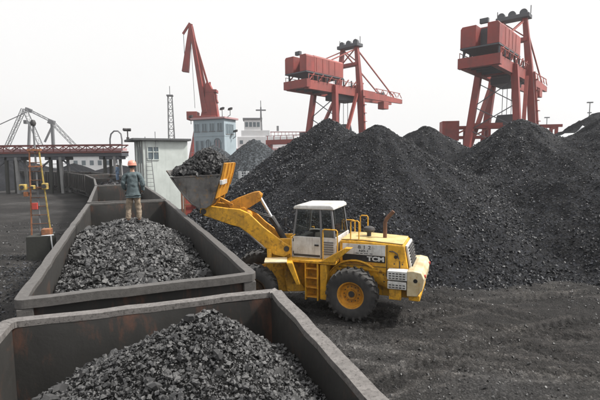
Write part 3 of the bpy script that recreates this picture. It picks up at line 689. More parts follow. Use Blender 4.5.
# local frame: x forward, y left (towards the camera), z up, origin on the ground under the rear axle
FRONT = Matrix.Translation((1.6, 0, 0)) @ Matrix.Rotation(R(22), 4, 'Z') @ Matrix.Translation((-1.6, 0, 0))
def arc(cx, cz, r, a0, a1, n=10): return [(cx + r * math.cos(R(a0 + (a1 - a0) * i / n)), cz + r * math.sin(R(a0 + (a1 - a0) * i / n))) for i in range(n + 1)]
def make_wheel(xf, x, y, side, rim_mat='orange'):
    c = (x, y, 0.80); s = side
    mb = MB(xf); Rt = 0.76
    mb.lathe([(0.40, -0.24), (0.44, -0.27), (0.60, -0.285), (0.70, -0.265), (0.745, -0.22), (Rt - .01, -0.10), (Rt - .01, 0.10), (0.745, 0.22), (0.70, 0.265), (0.60, 0.285), (0.44, 0.27), (0.40, 0.24), (0.40, -0.24)], c, 'y', 48)
    nl = 22
    for k in range(nl):
        for hs_, off in ((1, 0.0), (-1, 0.5)):
            a = 2 * math.pi * (k + off) / nl; a2 = a + 0.16
            def P(r, ang, yy): return (c[0] + r * math.cos(ang), c[1] + yy, c[2] + r * math.sin(ang))
            w = 0.055; vs = []
            for (ang, yy, r0, r1) in ((a2, 0.015 * hs_, Rt - 0.02, Rt + 0.042), (a, 0.275 * hs_, 0.66, 0.775)):
                vs += [P(r0, ang - w, yy), P(r0, ang + w, yy), P(r1, ang + w * .8, yy), P(r1, ang - w * .8, yy)]
            mb.add(vs, [(0, 1, 2, 3), (7, 6, 5, 4), (0, 4, 5, 1), (1, 5, 6, 2), (2, 6, 7, 3), (3, 7, 4, 0)])
    w = thing_part('wheel', ld)
    mb.build('tyre', 'rubber', w, smooth=True)
    rb = MB(xf)
    rb.lathe([(0.0, s * 0.10), (0.13, s * 0.10), (0.15, s * 0.12), (0.17, s * 0.07), (0.30, s * 0.05), (0.345, s * 0.10), (0.375, s * 0.235), (0.415, s * 0.25), (0.425, s * 0.235), (0.40, s * 0.20), (0.40, -s * 0.2), (0.0, -s * 0.2)], c, 'y', 36)
    rb.build('rim', rim_mat, w, smooth=True)
    nb = MB(xf)
    for k in range(12):
        a = 2 * math.pi * k / 12; MB(xf).tube([(c[0] + .23 * math.cos(a), c[1] + s * .05, c[2] + .23 * math.sin(a)), (c[0] + .23 * math.cos(a), c[1] + s * .085, c[2] + .23 * math.sin(a))], 0.018, 6).build('wheel_bolt', 'darkmetal', w)
    nb.lathe([(0.0, s * 0.135), (0.085, s * 0.135), (0.1, s * 0.095)], c, 'y', 16)
    nb.build('hub', 'darkmetal', w)
def thing_part(name, parent):
    o = bpy.data.objects.new(name, None); COL.objects.link(o); o.parent = parent; o.empty_display_size = 0.1; return o
I4 = Matrix()
make_wheel(I4, 0, 1.09, 1); make_wheel(I4, 0, -1.09, -1)
make_wheel(FRONT, 3.58, 1.06, 1, 'caked'); make_wheel(FRONT, 3.58, -1.06, -1, 'caked')
# rear frame
mb = MB(); mb.box(-1.75, 1.45, -0.46, 0.46, 0.62, 1.24); mb.box(-0.2, 0.2, -0.85, 0.85, 0.62, 0.98); mb.box(1.2, 1.75, -0.22, 0.22, 0.55, 1.5); mb.build('rear_frame', 'yellow', ld, bevel=0.03)
# engine hood: side sheets, top
hood = MB().prism([(0.50, 1.26), (0.50, 2.34), (-0.2, 2.35), (-1.48, 2.29), (-1.66, 1.28)], -0.73, 0.73).build('engine_hood', 'yellow', ld, bevel=0.045)
MB().prism([(0.46, 2.353), (0.46, 2.385), (-0.2, 2.395), (-1.44, 2.335), (-1.44, 2.303), (-0.2, 2.362)], -0.68, 0.68).build('hood_top', 'hoodcream', hood, bevel=0.012)
for s in (-1, 1):
    MB().box(-0.93, 0.40, *sorted((s * 0.732, s * 0.748)), 1.93, 2.26).build('white_side_panel', 'white', hood, bevel=0.006)
    MB().box(-0.93, 0.40, *sorted((s * 0.732, s * 0.750)), 1.72, 1.925).build('black_stripe', 'black', hood, bevel=0.006)
    MB().box(-0.985, -0.965, *sorted((s * 0.725, s * 0.742)), 1.30, 2.28).build('panel_seam', 'darkmetal', hood)
    MB().box(-0.96, 0.46, *sorted((s * 0.725, s * 0.741)), 1.585, 1.60).build('panel_seam', 'darkmetal', hood)
    # latch and bracket on the radiator cover
    MB().tube([(-1.05, s * 0.76, 2.10), (-1.18, s * 0.775, 2.10), (-1.29, s * 0.775, 2.03), (-1.33, s * 0.76, 1.88)], 0.018, 6).build('hand_grip', 'darkmetal', hood)
    MB().lathe([(0.0, s * 0.725), (0.055, s * 0.725), (0.05, s * 0.757), (0.0, s * 0.76)], (-1.24, 0, 1.93), 'y', 14).build('latch', 'black', hood)
    MB().tube([(-1.36, s * 0.75, 1.82), (-1.36, s * 0.75, 1.45)], 0.015, 6).build('cable', 'darkmetal', hood)
MB().prism([(-1.50, 2.27), (-1.665, 1.40), (-1.735, 1.40), (-1.56, 2.27)], -0.62, 0.62).build('radiator_frame', 'white', ld, bevel=0.01)
for k in range(9):
    z = 1.47 + k * 0.088; x = -1.735 + (z - 1.40) * 0.2
    MB().box(x - 0.035, x - 0.01, -0.54, 0.54, z, z + 0.05).build('grille_bar', 'darkmetal', ld)
# lettering
def text_mesh(body, size, name, mat, parent, at, bold=0.0, side=1, shear=0.0, sx=1.0, ext=0.002):
    cu = bpy.data.curves.new('lettering', 'FONT'); cu.body = body; cu.size = size; cu.extrude = ext; cu.offset = bold; cu.shear = shear; cu.align_x = 'CENTER'; cu.align_y = 'CENTER'; cu.resolution_u = 3
    to = bpy.data.objects.new('lettering_source', cu); COL.objects.link(to); dg = bpy.context.evaluated_depsgraph_get()
    me = bpy.data.meshes.new_from_object(to.evaluated_get(dg)); bpy.data.objects.remove(to); bpy.data.curves.remove(cu)
    o = link(name, me, mat, parent); o.location = at
    o.rotation_euler = (R(90), 0, R(180)) if side > 0 else (R(90), 0, 0); o.scale = (sx, 1, 1); return o
text_mesh('TCM', 0.185, 'maker_lettering', 'white', hood, (-0.64, 0.754, 1.822), 0.008, 1, 0, 1.35)
text_mesh('8 1 2', 0.15, 'number_lettering', 'black', hood, (-0.29, 0.752, 2.165), 0.0, 1, 0, 1.35)
text_mesh('NO.1', 0.085, 'number_lettering', 'black', hood, (-0.27, 0.752, 2.05), 0.002, 1, 0, 1.5)
for (a, b) in ((-.02, .08), (-.14, -.06), (-.30, -.18), (-.44, -.36)): MB().box(a - .1, b - .1, 0.749, 0.7525, 1.965, 1.985).build('number_dash', 'black', hood)
# stack, pre-cleaner
MB().tube([(-0.79, 0, 2.34), (-0.79, 0, 2.86), (-0.84, 0, 2.98), (-1.05, 0, 3.22)], 0.062, 12).build('exhaust_pipe', 'rustpipe', ld, smooth=True)
MB().lathe([(0.0, 2.34), (0.07, 2.34), (0.07, 2.50), (0.16, 2.54), (0.19, 2.60), (0.17, 2.67), (0.09, 2.71), (0.0, 2.715)], (-0.28, 0, 0), 'z', 20).build('air_precleaner', 'darkmetal', ld, smooth=True)
# rear mudguards and lower side covers
for s in (-1, 1):
    y0, y1 = sorted((s * 0.74, s * 0.84))
    pr_ = arc(0, 0.80, 0.97, 20, 128, 12); pin = arc(0, 0.80, 0.93, 128, 20, 12)
    MB().prism(pr_ + pin, y0, y1).build('rear_mudguard', 'yellow', ld, bevel=0.008, smooth=True)
    y0, y1 = sorted((s * 0.60, s * 0.735))
    MB().prism([(-0.98, 0.95), (-1.62, 0.95), (-1.66, 1.40), (0.6, 1.40), (0.6, 1.1)] + arc(0, 0.80, 0.92, 25, 160, 10), y0, y1).build('side_cover', 'yellow', ld, bevel=0.01)
    # rear side steps box with slotted plates
    y0, y1 = sorted((s * 0.76, s * 1.12))
    MB().box(-1.60, -1.06, y0, y1, 1.06, 1.28).build('slotted_step', 'white', ld, bevel=0.015)
    MB().box(-1.62, -1.05, y0, y1, 1.33, 1.60).build('slotted_step', 'white', ld, bevel=0.015)
    yy = s * 1.122
    for (za, nrow) in ((1.37, 3), (1.10, 2)):
        for rw in range(nrow):
            for k in range(5): MB().box(-1.57 + k * 0.10, -1.50 + k * 0.10, *sorted((yy, yy + s * 0.004)), za + rw * 0.07, za + rw * 0.07 + 0.03).build('slot', 'darkmetal', ld)
    MB().box(-1.45, -1.10, y0, y1 - 0.05 if s > 0 else y1, 0.72, 1.04).build('battery_box', 'yellow', ld, bevel=0.02)
# counterweight
cw = MB().prism([(-1.62, 0.88), (-1.62, 1.62), (-1.80, 1.64), (-2.02, 1.60), (-2.10, 1.42), (-2.06, 1.12), (-1.92, 0.90)], -1.12, 1.12).build('counterweight', 'cream', ld, bevel=0.025)
MB().box(-1.98, -1.66, -1.0, 1.0, 0.72, 0.90).build('rear_bumper', 'yellow', ld, bevel=0.03)
for s in (-1, 1):
    MB().tube([(-1.86, s * 1.10, 1.36), (-1.86, s * 1.135, 1.36)], 0.06, 12).build('lifting_hole', 'black', cw)
    MB().lathe([(0, -2.13), (0.05, -2.13), (0.06, -2.09), (0.0, -2.07)], (0, s * 0.85, 1.45), 'x', 12).build('tail_lamp', 'mastred', cw)
# cab platform, ladder
MB().box(0.52, 2.12, -1.18, 1.18, 1.64, 1.72).build('cab_platform', 'yellow', ld, bevel=0.015)
MB().prism([(0.55, 1.72), (0.98, 1.72), (0.20, 2.20), (0.0, 2.20)], 0.98, 1.22).build('platform_brace', 'yellow', ld, bevel=0.015)
MB().prism([(0.55, 1.72), (0.98, 1.72), (0.20, 2.20), (0.0, 2.20)], -1.22, -0.98).build('platform_brace', 'yellow', ld, bevel=0.015)
for s in (-1, 1):
    lad = MB().box(1.10, 1.50, *sorted((s * 0.86, s * 0.90)), 0.48, 1.64).build('ladder', 'yellow', ld, bevel=0.008)
    for x in (1.09, 1.49): MB().box(x - 0.02, x + 0.02, *sorted((s * 0.90, s * 1.17)), 0.46, 1.63).build('stringer', 'yellow', lad, bevel=0.006)
    for k in range(4): MB().box(1.112, 1.468, *sorted((s * 0.90, s * 1.18)), 0.55 + k * 0.30, 0.585 + k * 0.30).build('tread', 'orange', lad, bevel=0.006)
    MB().box(0.80, 1.02, *sorted((s * 0.62, s * 1.14)), 0.50, 1.63).build('fuel_tank', 'yellow', ld, bevel=0.03)
    MB().box(1.02, 1.08, *sorted((s * 0.5, s * 0.86)), 0.55, 1.63).build('tank_bracket', 'orange', ld)
# cab
cab = thing_part('cab', ld)
cx0, cx1, cy = 0.62, 2.06, 0.80            # rear, front, half width at the floor
tx0, tx1, ty = 0.74, 1.94, 0.74            # at the roof
zf, zs, zr = 1.72, 2.40, 3.28
def lerp(a, b, f): return a + (b - a) * f
def cpt(x, y, z):                          # cab shell narrows above the sill
    f = max(0, (z - zs) / (zr - zs)); return (lerp(x, 1.34 + (x - 1.34) * 0.84, f), y * lerp(1, ty / cy, f), z)
for s in (-1, 1):
    MB().box(1.10, cx1 - 0.02, *sorted((s * (cy - 0.05), s * cy)), zf, zs).build('door_panel', 'white', cab, bevel=0.012)
    MB().box(cx0, 1.07, *sorted((s * (cy - 0.05), s * (cy - .004))), zf, zs).build('side_panel', 'white', cab, bevel=0.012)
    MB().box(1.06, 1.11, *sorted((s * (cy - 0.06), s * (cy - .02))), zf, zs).build('door_gap', 'black', cab)
    MB().box(1.16, 1.30, *sorted((s * cy, s * (cy + 0.03))), 2.12, 2.17).build('door_handle', 'black', cab, bevel=0.006)
    MB().box(1.12, 2.02, *sorted((s * cy, s * (cy + 0.006))), 1.76, 1.83).build('sill_strip', 'darkmetal', cab)
    for k in range(6): MB().box(0.68, 1.02, *sorted((s * (cy - .01), s * (cy + 0.016))), 1.86 + k * 0.075, 1.90 + k * 0.075).build('louvre', 'greysteel', cab)
    for xx in (cx0 + 0.035, 1.085, cx1 - 0.035):
        MB().bar(cpt(xx, s * (cy - 0.03), zs), cpt(xx, s * (cy - 0.03), zr), 0.07, 0.06, up=(1, 0, 0)).build('cab_post', 'greysteel', cab, bevel=0.01)
    for xa, xb in ((cx0 + 0.06, 1.05), (1.12, cx1 - 0.06)):
        p = MB(); p.add([cpt(xa, s * (cy - 0.03), zs + .01), cpt(xb, s * (cy - 0.03), zs + .01), cpt(xb, s * (cy - 0.03), zr), cpt(xa, s * (cy - 0.03), zr)], [(0, 1, 2, 3)]); p.build('side_window', 'glass', cab)
    MB().tube([cpt(cx1 + .03, s * .62, 2.5), (cx1 + .16, s * .95, 2.75), (cx1 + .16, s * .97, 2.95)], 0.012, 6).build('mirror_arm', 'darkmetal', cab)
    MB().box(cx1 + .12, cx1 + .17, *sorted((s * .9, s * 1.06)), 2.78, 3.02).build('mirror', 'black', cab, bevel=.01)
MB().box(cx1 - 0.02, cx1 + 0.03, -cy, cy, zf, 2.30).build('front_panel', 'white', cab, bevel=0.015)
MB().box(cx0 - 0.03, cx0 + 0.02, -cy + .01, cy - .01, zf, 2.42).build('rear_panel', 'white', cab, bevel=0.015)
for xx, nm in ((cx0, 'rear_window'), (cx1, 'windscreen')):
    p = MB(); p.add([cpt(xx, -cy + .08, zs), cpt(xx, cy - .08, zs), cpt(xx, cy - .08, zr), cpt(xx, -cy + .08, zr)], [(0, 1, 2, 3)]); p.build(nm, 'glass', cab)
MB().prism([(0.66, zr), (2.03, zr), (2.00, zr + 0.09), (1.9, zr + 0.13), (0.78, zr + 0.15), (0.68, zr + 0.10)], -0.80, 0.80).build('cab_roof', 'white', cab, bevel=0.035)
MB().box(0.80, 1.22, -0.26, 0.26, 1.95, 2.14).box(0.74, 0.88, -0.26, 0.26, 2.14, 2.72).box(.9, 1.1, -.22, .22, 1.72, 1.95).build('driver_seat', 'rustpipe', cab, bevel=0.04)
MB().tube([(1.72, 0, 1.72), (1.58, 0, 2.42)], 0.04, 8).lathe([(0.19, -.015), (0.21, 0), (0.19, .015), (.17, 0), (.19, -.015)], (1.56, 0, 2.46), 'z', 20).build('steering_wheel', 'black', cab)
MB().box(1.75, 2.0, -0.6, 0.6, 1.9, 2.36).build('dashboard', 'darkmetal', cab, bevel=0.04)
# hatches, hoses, hinges, wiper
for s in (-1, 1):
    h_ = MB().box(-0.60, 0.34, *sorted((s * 0.7355, s * 0.745)), 1.615, 1.70).build('service_flap', 'orange', ld, bevel=.006)
    for x in (-.5, -.2, .1, .28): MB().tube([(x, s * .745, 1.66), (x, s * .752, 1.66)], .014, 6).build('bolt', 'darkmetal', h_)
    for k, (x, z) in enumerate(((-.90, 1.15), (-.88, 1.36), (-1.2, 1.72), (-1.44, 1.72), (.50, 1.50), (.50, 1.34))): MB().tube([(x, s * .735, z), (x, s * .75, z)], .022, 8).build('bolt', 'darkmetal', ld)
    for z in (1.86, 2.28): MB().tube([(2.03, s * .79, z - .05), (2.03, s * .79, z + .05)], .022, 8).build('door_hinge', 'darkmetal', cab)
    MB().tube([(1.35, s * .30, 1.45), (1.6, s * .42, 1.30), (1.95, s * .34, 1.42), (2.3, s * .3, 1.6)], .028, 8).build('hydraulic_hose', 'black', ld, smooth=True)
    MB().tube([(1.35, s * .20, 1.30), (1.62, s * .36, 1.08), (2.0, s * .25, 1.2), (2.4, s * .2, 1.5)], .024, 8).build('hydraulic_hose', 'black', ld, smooth=True)
    MB().bar((1.94, s * .69, 3.22), (2.10, s * .75, 3.16), .05).build('lamp_arm', 'darkmetal', cab)
MB().bar((2.10, .1, 2.42), (2.02, .35, 2.95), .02).build('wiper', 'black', cab)
# handrails
for s in (-1, 1):
    MB().tube([(0.92, s * 1.12, 1.72), (0.92, s * 1.12, 2.68), (0.88, s * 1.12, 2.72), (0.50, s * 1.12, 2.72), (0.46, s * 1.12, 2.68), (0.46, s * 1.12, 2.0)], 0.022, 8).build('handrail', 'yellow', ld, smooth=True)
    MB().tube([(1.98, s * 1.12, 1.72), (1.98, s * 1.12, 2.42), (1.96, s * .83, 2.46)], 0.02, 8).build('handrail', 'yellow', ld, smooth=True)
    MB().tube([(0.16, s * .66, 2.36), (0.16, s * .66, 2.92), (0.12, s * .66, 2.96), (-0.06, s * .66, 2.96), (-0.10, s * .66, 2.92), (-0.10, s * .66, 2.36)], 0.02, 8).build('handrail', 'yellow', ld, smooth=True)
# front frame
ff = MB(FRONT)
for s in (-1, 1): ff.prism([(1.75, 0.55), (4.1, 0.55), (4.1, 1.0), (3.3, 1.25), (2.75, 2.30), (2.30, 2.30), (1.85, 1.55)], s * 0.44 - 0.05, s * 0.44 + 0.05)
ff.box(1.7, 4.05, -0.40, 0.40, 0.5, 0.95); ff.box(2.3, 2.75, -0.40, 0.40, 1.5, 1.6); ff.box(3.40, 3.76, -0.85, 0.85, 0.62, 0.98); ff.build('front_frame', 'yellow', ld, bevel=0.02)
for s in (-1, 1):
    y0, y1 = sorted((s * 0.78, s * 1.38))
    fd = MB(FRONT).box(2.50, 3.20, y0, y1, 1.71, 1.75).build('front_mudguard', 'cream', ld, bevel=0.008)
    MB(FRONT).prism([(2.52, 1.71), (2.34, 1.71), (2.10, 1.02), (2.22, 1.02)], y0, y1).build('mud_flap', 'yellow', fd, bevel=0.01)
    MB(FRONT).prism([(2.52, 1.70), (2.30, 1.30), (1.9, 0.62), (2.5, .62), (2.62, 1.2)], *sorted((s * 0.52, s * 0.78))).build('frame_cheek', 'yellow', fd, bevel=0.02)
    MB(FRONT).box(3.0, 3.14, *sorted((s * .7, s * .8)), 1.75, 2.0).build('headlamp_post', 'yellow', fd)
    # boom arms
    prof = [(5.25, 3.37), (5.27, 3.20), (5.12, 3.10), (4.30, 2.80), (4.02, 2.72), (3.72, 2.50), (2.93, 1.80), (2.60, 1.72), (2.36, 1.86), (2.36, 2.06), (2.60, 2.20), (3.26, 2.72), (3.70, 3.16), (4.00, 3.30), (4.40, 3.34), (4.95, 3.42)]
    MB(FRONT).prism(prof, s * 0.60 - 0.055, s * 0.60 + 0.055).build('boom_arm', 'orange' if s < 0 else 'yellow', ld, bevel=0.02)
    # hoist ram
    a = Vector((2.70, s * 0.40, 1.45)); b = Vector((3.95, s * 0.40, 2.66)); m_ = a.lerp(b, 0.42)
    ram = MB(FRONT).tube([a, m_], 0.085, 14).build('hoist_cylinder', 'darkmetal', ld, smooth=True)
    MB(FRONT).tube([m_, b], 0.045, 12).build('piston_rod', 'chrome', ram, smooth=True)
    for (x, z) in ((2.52, 2.0), (5.15, 3.24)): MB(FRONT).tube([(x, s * .52, z), (x, s * .69, z)], 0.09, 14).build('pivot_pin', 'darkmetal', ld)
MB(FRONT).tube([(3.85, -0.55, 2.98), (3.85, 0.55, 2.98)], 0.15, 16).build('boom_cross_tube', 'orange', ld, smooth=True)
bc = MB(FRONT)
for s in (-1, 1): bc.prism([(3.30, 3.72), (3.36, 3.52), (3.86, 3.22), (4.10, 3.02), (4.40, 3.26), (4.46, 3.44), (4.15, 3.60), (3.60, 3.80), (3.42, 3.82)], s * 0.13 - 0.035, s * 0.13 + 0.035)
bc.tube([(3.41, -0.2, 3.68), (3.41, 0.2, 3.68)], 0.08, 12); bc.tube([(4.34, -0.2, 3.38), (4.34, 0.2, 3.38)], 0.08, 12); bc.tube([(3.95, -0.22, 3.2), (3.95, 0.22, 3.2)], 0.12, 12); bc.build('bell_crank', 'orange', ld, bevel=0.012)
a = Vector((2.56, 0, 2.12)); b = Vector((3.41, 0, 3.66)); m_ = a.lerp(b, 0.55)
ram = MB(FRONT).tube([a, m_], 0.10, 14).build('tilt_cylinder', 'darkmetal', ld, smooth=True)
MB(FRONT).tube([m_, b], 0.05, 12).build('piston_rod', 'chrome', ram, smooth=True)
for y in (-.05, .05): MB(FRONT).tube([(2.75, y, 2.5), (3.0, y + .1 * (1 if y > 0 else -1), 2.95), (3.35, y * 3, 3.05), (3.8, y * 3, 3.28)], 0.022, 8).build('hydraulic_hose', 'black', ld, smooth=True)
MB(FRONT).bar((4.34, 0, 3.38), (4.80, 0, 3.62), 0.12, 0.12).build('bucket_link', 'orange', ld, bevel=0.015)
# bucket
BUCKET = FRONT @ Matrix.Translation((5.15, 0, 3.24)) @ Matrix.Scale(0.88, 4) @ Matrix.Translation((-5.15, 0, -3.24))
bk = thing_part('bucket', ld)
prof_o = [(6.16, 4.52), (5.95, 4.20), (5.70, 3.84), (5.44, 3.56), (5.18, 3.42), (4.95, 3.42), (4.76, 3.54), (4.64, 3.78), (4.52, 4.15), (4.38, 4.62), (4.30, 4.98)]
prof_i = [(4.34, 4.98), (4.42, 4.63), (4.565, 4.16), (4.69, 3.81), (4.80, 3.59), (4.97, 3.475), (5.16, 3.475), (5.41, 3.605), (5.66, 3.87), (5.91, 4.23), (6.13, 4.54)]
MB(BUCKET).prism(prof_o + prof_i, -1.32, 1.32).build('bucket_shell', 'worn', bk, bevel=0.006, smooth=True)
for s in (-1, 1):
    MB(BUCKET).prism([(6.05, 4.48), (5.86, 4.14), (5.64, 3.82), (5.40, 3.58), (5.16, 3.45), (4.97, 3.45), (4.79, 3.57), (4.67, 3.80), (4.55, 4.16), (4.45, 4.50), (4.40, 4.62)], s * 1.29 - 0.025, s * 1.29 + 0.025).build('bucket_end_plate', 'worn', bk, bevel=0.008)
    MB(BUCKET).bar((6.10, s * 1.29, 4.51), (4.43, s * 1.29, 4.58), 0.09, 0.05).build('end_plate_edge', 'worn', bk, bevel=.008)
    MB(BUCKET).prism([(5.12, 3.42), (5.25, 3.30), (5.10, 3.12), (4.92, 3.30), (4.60, 3.62), (4.50, 4.15), (4.62, 3.80), (4.75, 3.53), (4.95, 3.41)], s * .6 - 0.12, s * .6 - 0.07).build('hinge_bracket', 'orange', bk, bevel=0.01)
MB(BUCKET).prism([(6.16, 4.55), (6.28, 4.74), (6.25, 4.76), (6.10, 4.56)], -1.34, 1.34).build('cutting_edge', 'worn', bk, bevel=0.006)
MB(BUCKET).prism([(4.635, 3.76), (4.515, 4.14), (4.375, 4.61), (4.29, 5.0), (4.24, 4.99), (4.325, 4.60), (4.465, 4.125), (4.59, 3.74)], -1.28, 1.28).build('spill_guard', 'orange', bk, bevel=0.01)
for k in range(4):
    y = -1.2 + k * 2.4 / 3; MB(BUCKET).prism([(4.47, 4.12), (4.33, 4.60), (4.245, 4.98), (4.20, 4.98), (4.285, 4.60), (4.43, 4.10)], y - 0.03, y + 0.03).build('stiffener_rib', 'orange', bk, bevel=0.006)
for k in range(4):
    y = 0.35 + k * 0.28; MB(BUCKET).box(4.33, 4.44, y, y + 0.14, 4.24, 4.40).build('bolt_plate', 'white', bk, bevel=0.01)
# coal in the bucket
bl = thing('bucket_coal', 'black heap of coal carried in the raised loader bucket', 'coal load', (LO[0], LO[1], 0), math.pi - R(21))
def bucket_z(X, Y):
    e = np.clip(1 - (np.abs(Y) / 1.28) ** 5, 0, 1)
    base = 4.50 + 0.0 * X
    hump = (0.80 * np.exp(-((X - 5.0) / 0.80) ** 2) + 0.10) * e
    return base + hump - 0.04 + 0.16 * np.clip(X - 5.6, 0, 1) + 0.12 * fbm(X * 2.5, Y * 2.5, 3, 160)
bx = np.arange(4.38, 6.12, 0.05); by = np.arange(-1.26, 1.27, 0.06)
X, Y = np.meshgrid(bx, by); Z = bucket_z(X, Y); V = np.stack([X, Y, Z], -1).reshape(-1, 3)
V = np.array([tuple(BUCKET @ Vector(p)) for p in V]); i_ = np.arange(V.shape[0]).reshape(len(by), len(bx))
me = np_mesh('coal_mound', V, np.stack([i_[:-1, :-1], i_[:-1, 1:], i_[1:, 1:], i_[1:, :-1]], -1).reshape(-1, 4)); me.shade_smooth(); link('coal_mound', me, 'fines_heap', bl)
n = 5200; x = rng.uniform(4.40, 6.08, n); y = rng.uniform(-1.26, 1.26, n); s = 0.03 + 0.20 * rng.random(n) ** 3
P = np.stack([x, y, bucket_z(x, y) + s * rng.uniform(-.1, .3, n)], 1); P = np.array([tuple(BUCKET @ Vector(p)) for p in P])
stuff(lumps('small_coal', P, s, HULL_MID, 'coal_bucket', bl))

# ------------------------------------------------------------------ people
def skin(name, nodes, edges, mat, parent, root=0, levels=2):
    me = bpy.data.meshes.new(name); me.from_pydata([n[0] for n in nodes], edges, []); me.update()
    o = link(name, me, mat, parent)
    m = o.modifiers.new('skin', 'SKIN'); m.use_smooth_shade = True
    for i, nn in enumerate(nodes):
        rr = nn[1]; o.data.skin_vertices[0].data[i].radius = rr if isinstance(rr, tuple) else (rr, rr); o.data.skin_vertices[0].data[i].use_root = (i == root)
    sb = o.modifiers.new('sub', 'SUBSURF'); sb.levels = levels; sb.render_levels = levels
    return o
FOLD = bpy.data.textures.new('cloth_folds', 'CLOUDS'); FOLD.noise_scale = 0.09; FOLD.noise_depth = 2
def crease(o, k):
    m = o.modifiers.new('folds', 'DISPLACE'); m.texture = FOLD; m.strength = k; m.mid_level = 0.5; m.texture_coords = 'LOCAL'; return o
def make_person(label, loc, rotz, jacket, trousers, helmet, scale=1.0):
    t = thing('person', label, 'person', loc, rotz)
    t.scale = (scale,) * 3
    # faces +y; body one continuous surface
    N = [((0, 0, .93), (.135, .10)), ((0, .0, 1.12), (.135, .095)), ((0, .01, 1.33), (.115, .075)), ((0, 0, 1.43), (.065, .055)), ((0, .01, 1.51), .052), ((0, .02, 1.57), (.066, .075)), ((0, .03, 1.645), (.074, .088)), ((0, .02, 1.71), (.055, .065)),
         ((-.18, 0, 1.38), .042), ((-.25, -.03, 1.14), .036), ((-.215, .14, .95), .033), ((.18, 0, 1.38), .042), ((.265, -.05, 1.15), .036), ((.245, .05, .91), .033),
         ((-.09, 0, .86), .095), ((-.135, .03, .48), .062), ((-.165, -.02, .09), .045), ((.09, 0, .86), .095), ((.12, .04, .48), .062), ((.135, -.01, .09), .045)]
    E = [(0, 1), (1, 2), (2, 3), (3, 4), (4, 5), (5, 6), (6, 7), (3, 8), (8, 9), (9, 10), (3, 11), (11, 12), (12, 13), (0, 14), (14, 15), (15, 16), (0, 17), (17, 18), (18, 19)]
    body = skin('body', N, E, 'skin', t)
    for s in (-1, 1): MB().lathe([(0, -.01), (.02, -.01), (.032, 0), (.02, .01), (0, .01)], (s * .083, .02, 1.63), 'x', 10).build('ear', 'skin', t, smooth=True)
    MB().prism([(.112, 1.655), (.145, 1.615), (.112, 1.605)], -.012, .012, 'x').build('nose', 'skin', t)
    # jacket: torso and sleeves, collar, hem
    J = [((0, -.005, .83), (.205, .155)), ((0, -.005, .92), (.19, .14)), ((0, -.01, 1.10), (.168, .125)), ((0, -.005, 1.32), (.185, .13)), ((0, 0, 1.44), (.125, .09)), ((0, .005, 1.51), (.075, .07)),
         ((-.195, 0, 1.40), .082), ((-.262, -.035, 1.14), .068), ((-.222, .12, .965), .052), ((.195, 0, 1.40), .082), ((.278, -.055, 1.15), .068), ((.252, .035, .94), .052)]
    crease(skin('jacket', J, [(0, 1), (1, 2), (2, 3), (3, 4), (4, 5), (4, 6), (6, 7), (7, 8), (4, 9), (9, 10), (10, 11)], jacket, t, root=1, levels=3), .055)
    T = [((0, 0, .93), (.11, .085)), ((-.088, 0, .80), .10), ((-.138, .03, .48), .09), ((-.168, -.02, .12), .08), ((.088, 0, .80), .10), ((.122, .04, .48), .088), ((.137, -.01, .12), .075)]
    crease(skin('trousers', T, [(0, 1), (1, 2), (2, 3), (0, 4), (4, 5), (5, 6)], trousers, t, levels=3), .055)
    for x, y in ((-.165, -.02), (.137, -.01)):
        skin('boot', [((x, y - .03, .07), .055), ((x, y + .06, .05), .05), ((x * 1.1, y + .18, .035), .04)], [(0, 1), (1, 2)], 'black', t)
    for s, w in ((-1, Vector((-.215, .155, .93))), (1, Vector((.243, .06, .89)))):
        d = Vector((.02 * -s, .10, -.16)).normalized() if s < 0 else Vector((0, .05, -.2)).normalized()
        sd = Vector((0, 1, 0)) if s > 0 else Vector((-s, 0, 0)).normalized()
        nodes = [(tuple(w), .026), (tuple(w + d * .075), (.030, .020))]; edges = [(0, 1)]
        for k, L in enumerate((.065, .075, .07, .055)):
            o_ = sd * (.027 - .018 * k); i0 = len(nodes)
            nodes += [(tuple(w + d * .10 + o_), .0095), (tuple(w + d * (.10 + L * .5) + o_ * 1.1 + Vector((-s * .008, 0, 0))), .009), (tuple(w + d * (.09 + L) + o_ * 1.1 + Vector((-s * .025, 0, 0))), .008)]
            edges += [(1, i0), (i0, i0 + 1), (i0 + 1, i0 + 2)]
        i0 = len(nodes); nodes += [(tuple(w + d * .045 + sd * .035), .011), (tuple(w + d * .085 + sd * .05), .009)]; edges += [(0, i0), (i0, i0 + 1)]
        skin('gloved_hand', nodes, edges, 'black', t, levels=1)
    MB().lathe([(.094, 1.60), (.097, 1.66), (.098, 1.69), (.09, 1.72), (0, 1.73)], (0, .0, 0), 'z', 18).build('hair', 'hair', t, smooth=True)
    hm = MB(); hm.lathe([(.135, 1.672), (.137, 1.680), (.118, 1.688), (.116, 1.73), (.104, 1.775), (.075, 1.805), (.035, 1.818), (0, 1.82)], (0, .015, 0), 'z', 24)
    hm.prism([(.10, 1.674), (.10, 1.686), (.19, 1.676), (.19, 1.668)], -.075, .075, 'x'); hm.prism([(-.09, 1.75), (-.05, 1.81), (.02, 1.83), (.09, 1.80), (.12, 1.74)], -.012, .012, 'x')
    hm.build('hard_hat', helmet, t, smooth=True)
    return t
st, a = train[1]; wp = st + fwd(a) * 6.35
zc = float(load_mid(np.array(0.05), np.array(6.35)))
make_person('worker in teal jacket, khaki trousers and orange hard hat, seen from behind on the coal', (wp[0] + 0.03, wp[1], zc - 0.03), a - R(8), 'jacket', 'trousers', 'helmet', 0.955)
st, a = train[3]; wp = st + fwd(a) * 12.0
make_person('distant worker in pale blue clothes standing on the coal of the fourth wagon', (wp[0] + 0.5, wp[1] + .2, float(load_far(np.array(.3), np.array(12.0))) - .03), a + R(60), 'bluecloth', 'bluecloth', 'white', 0.97)

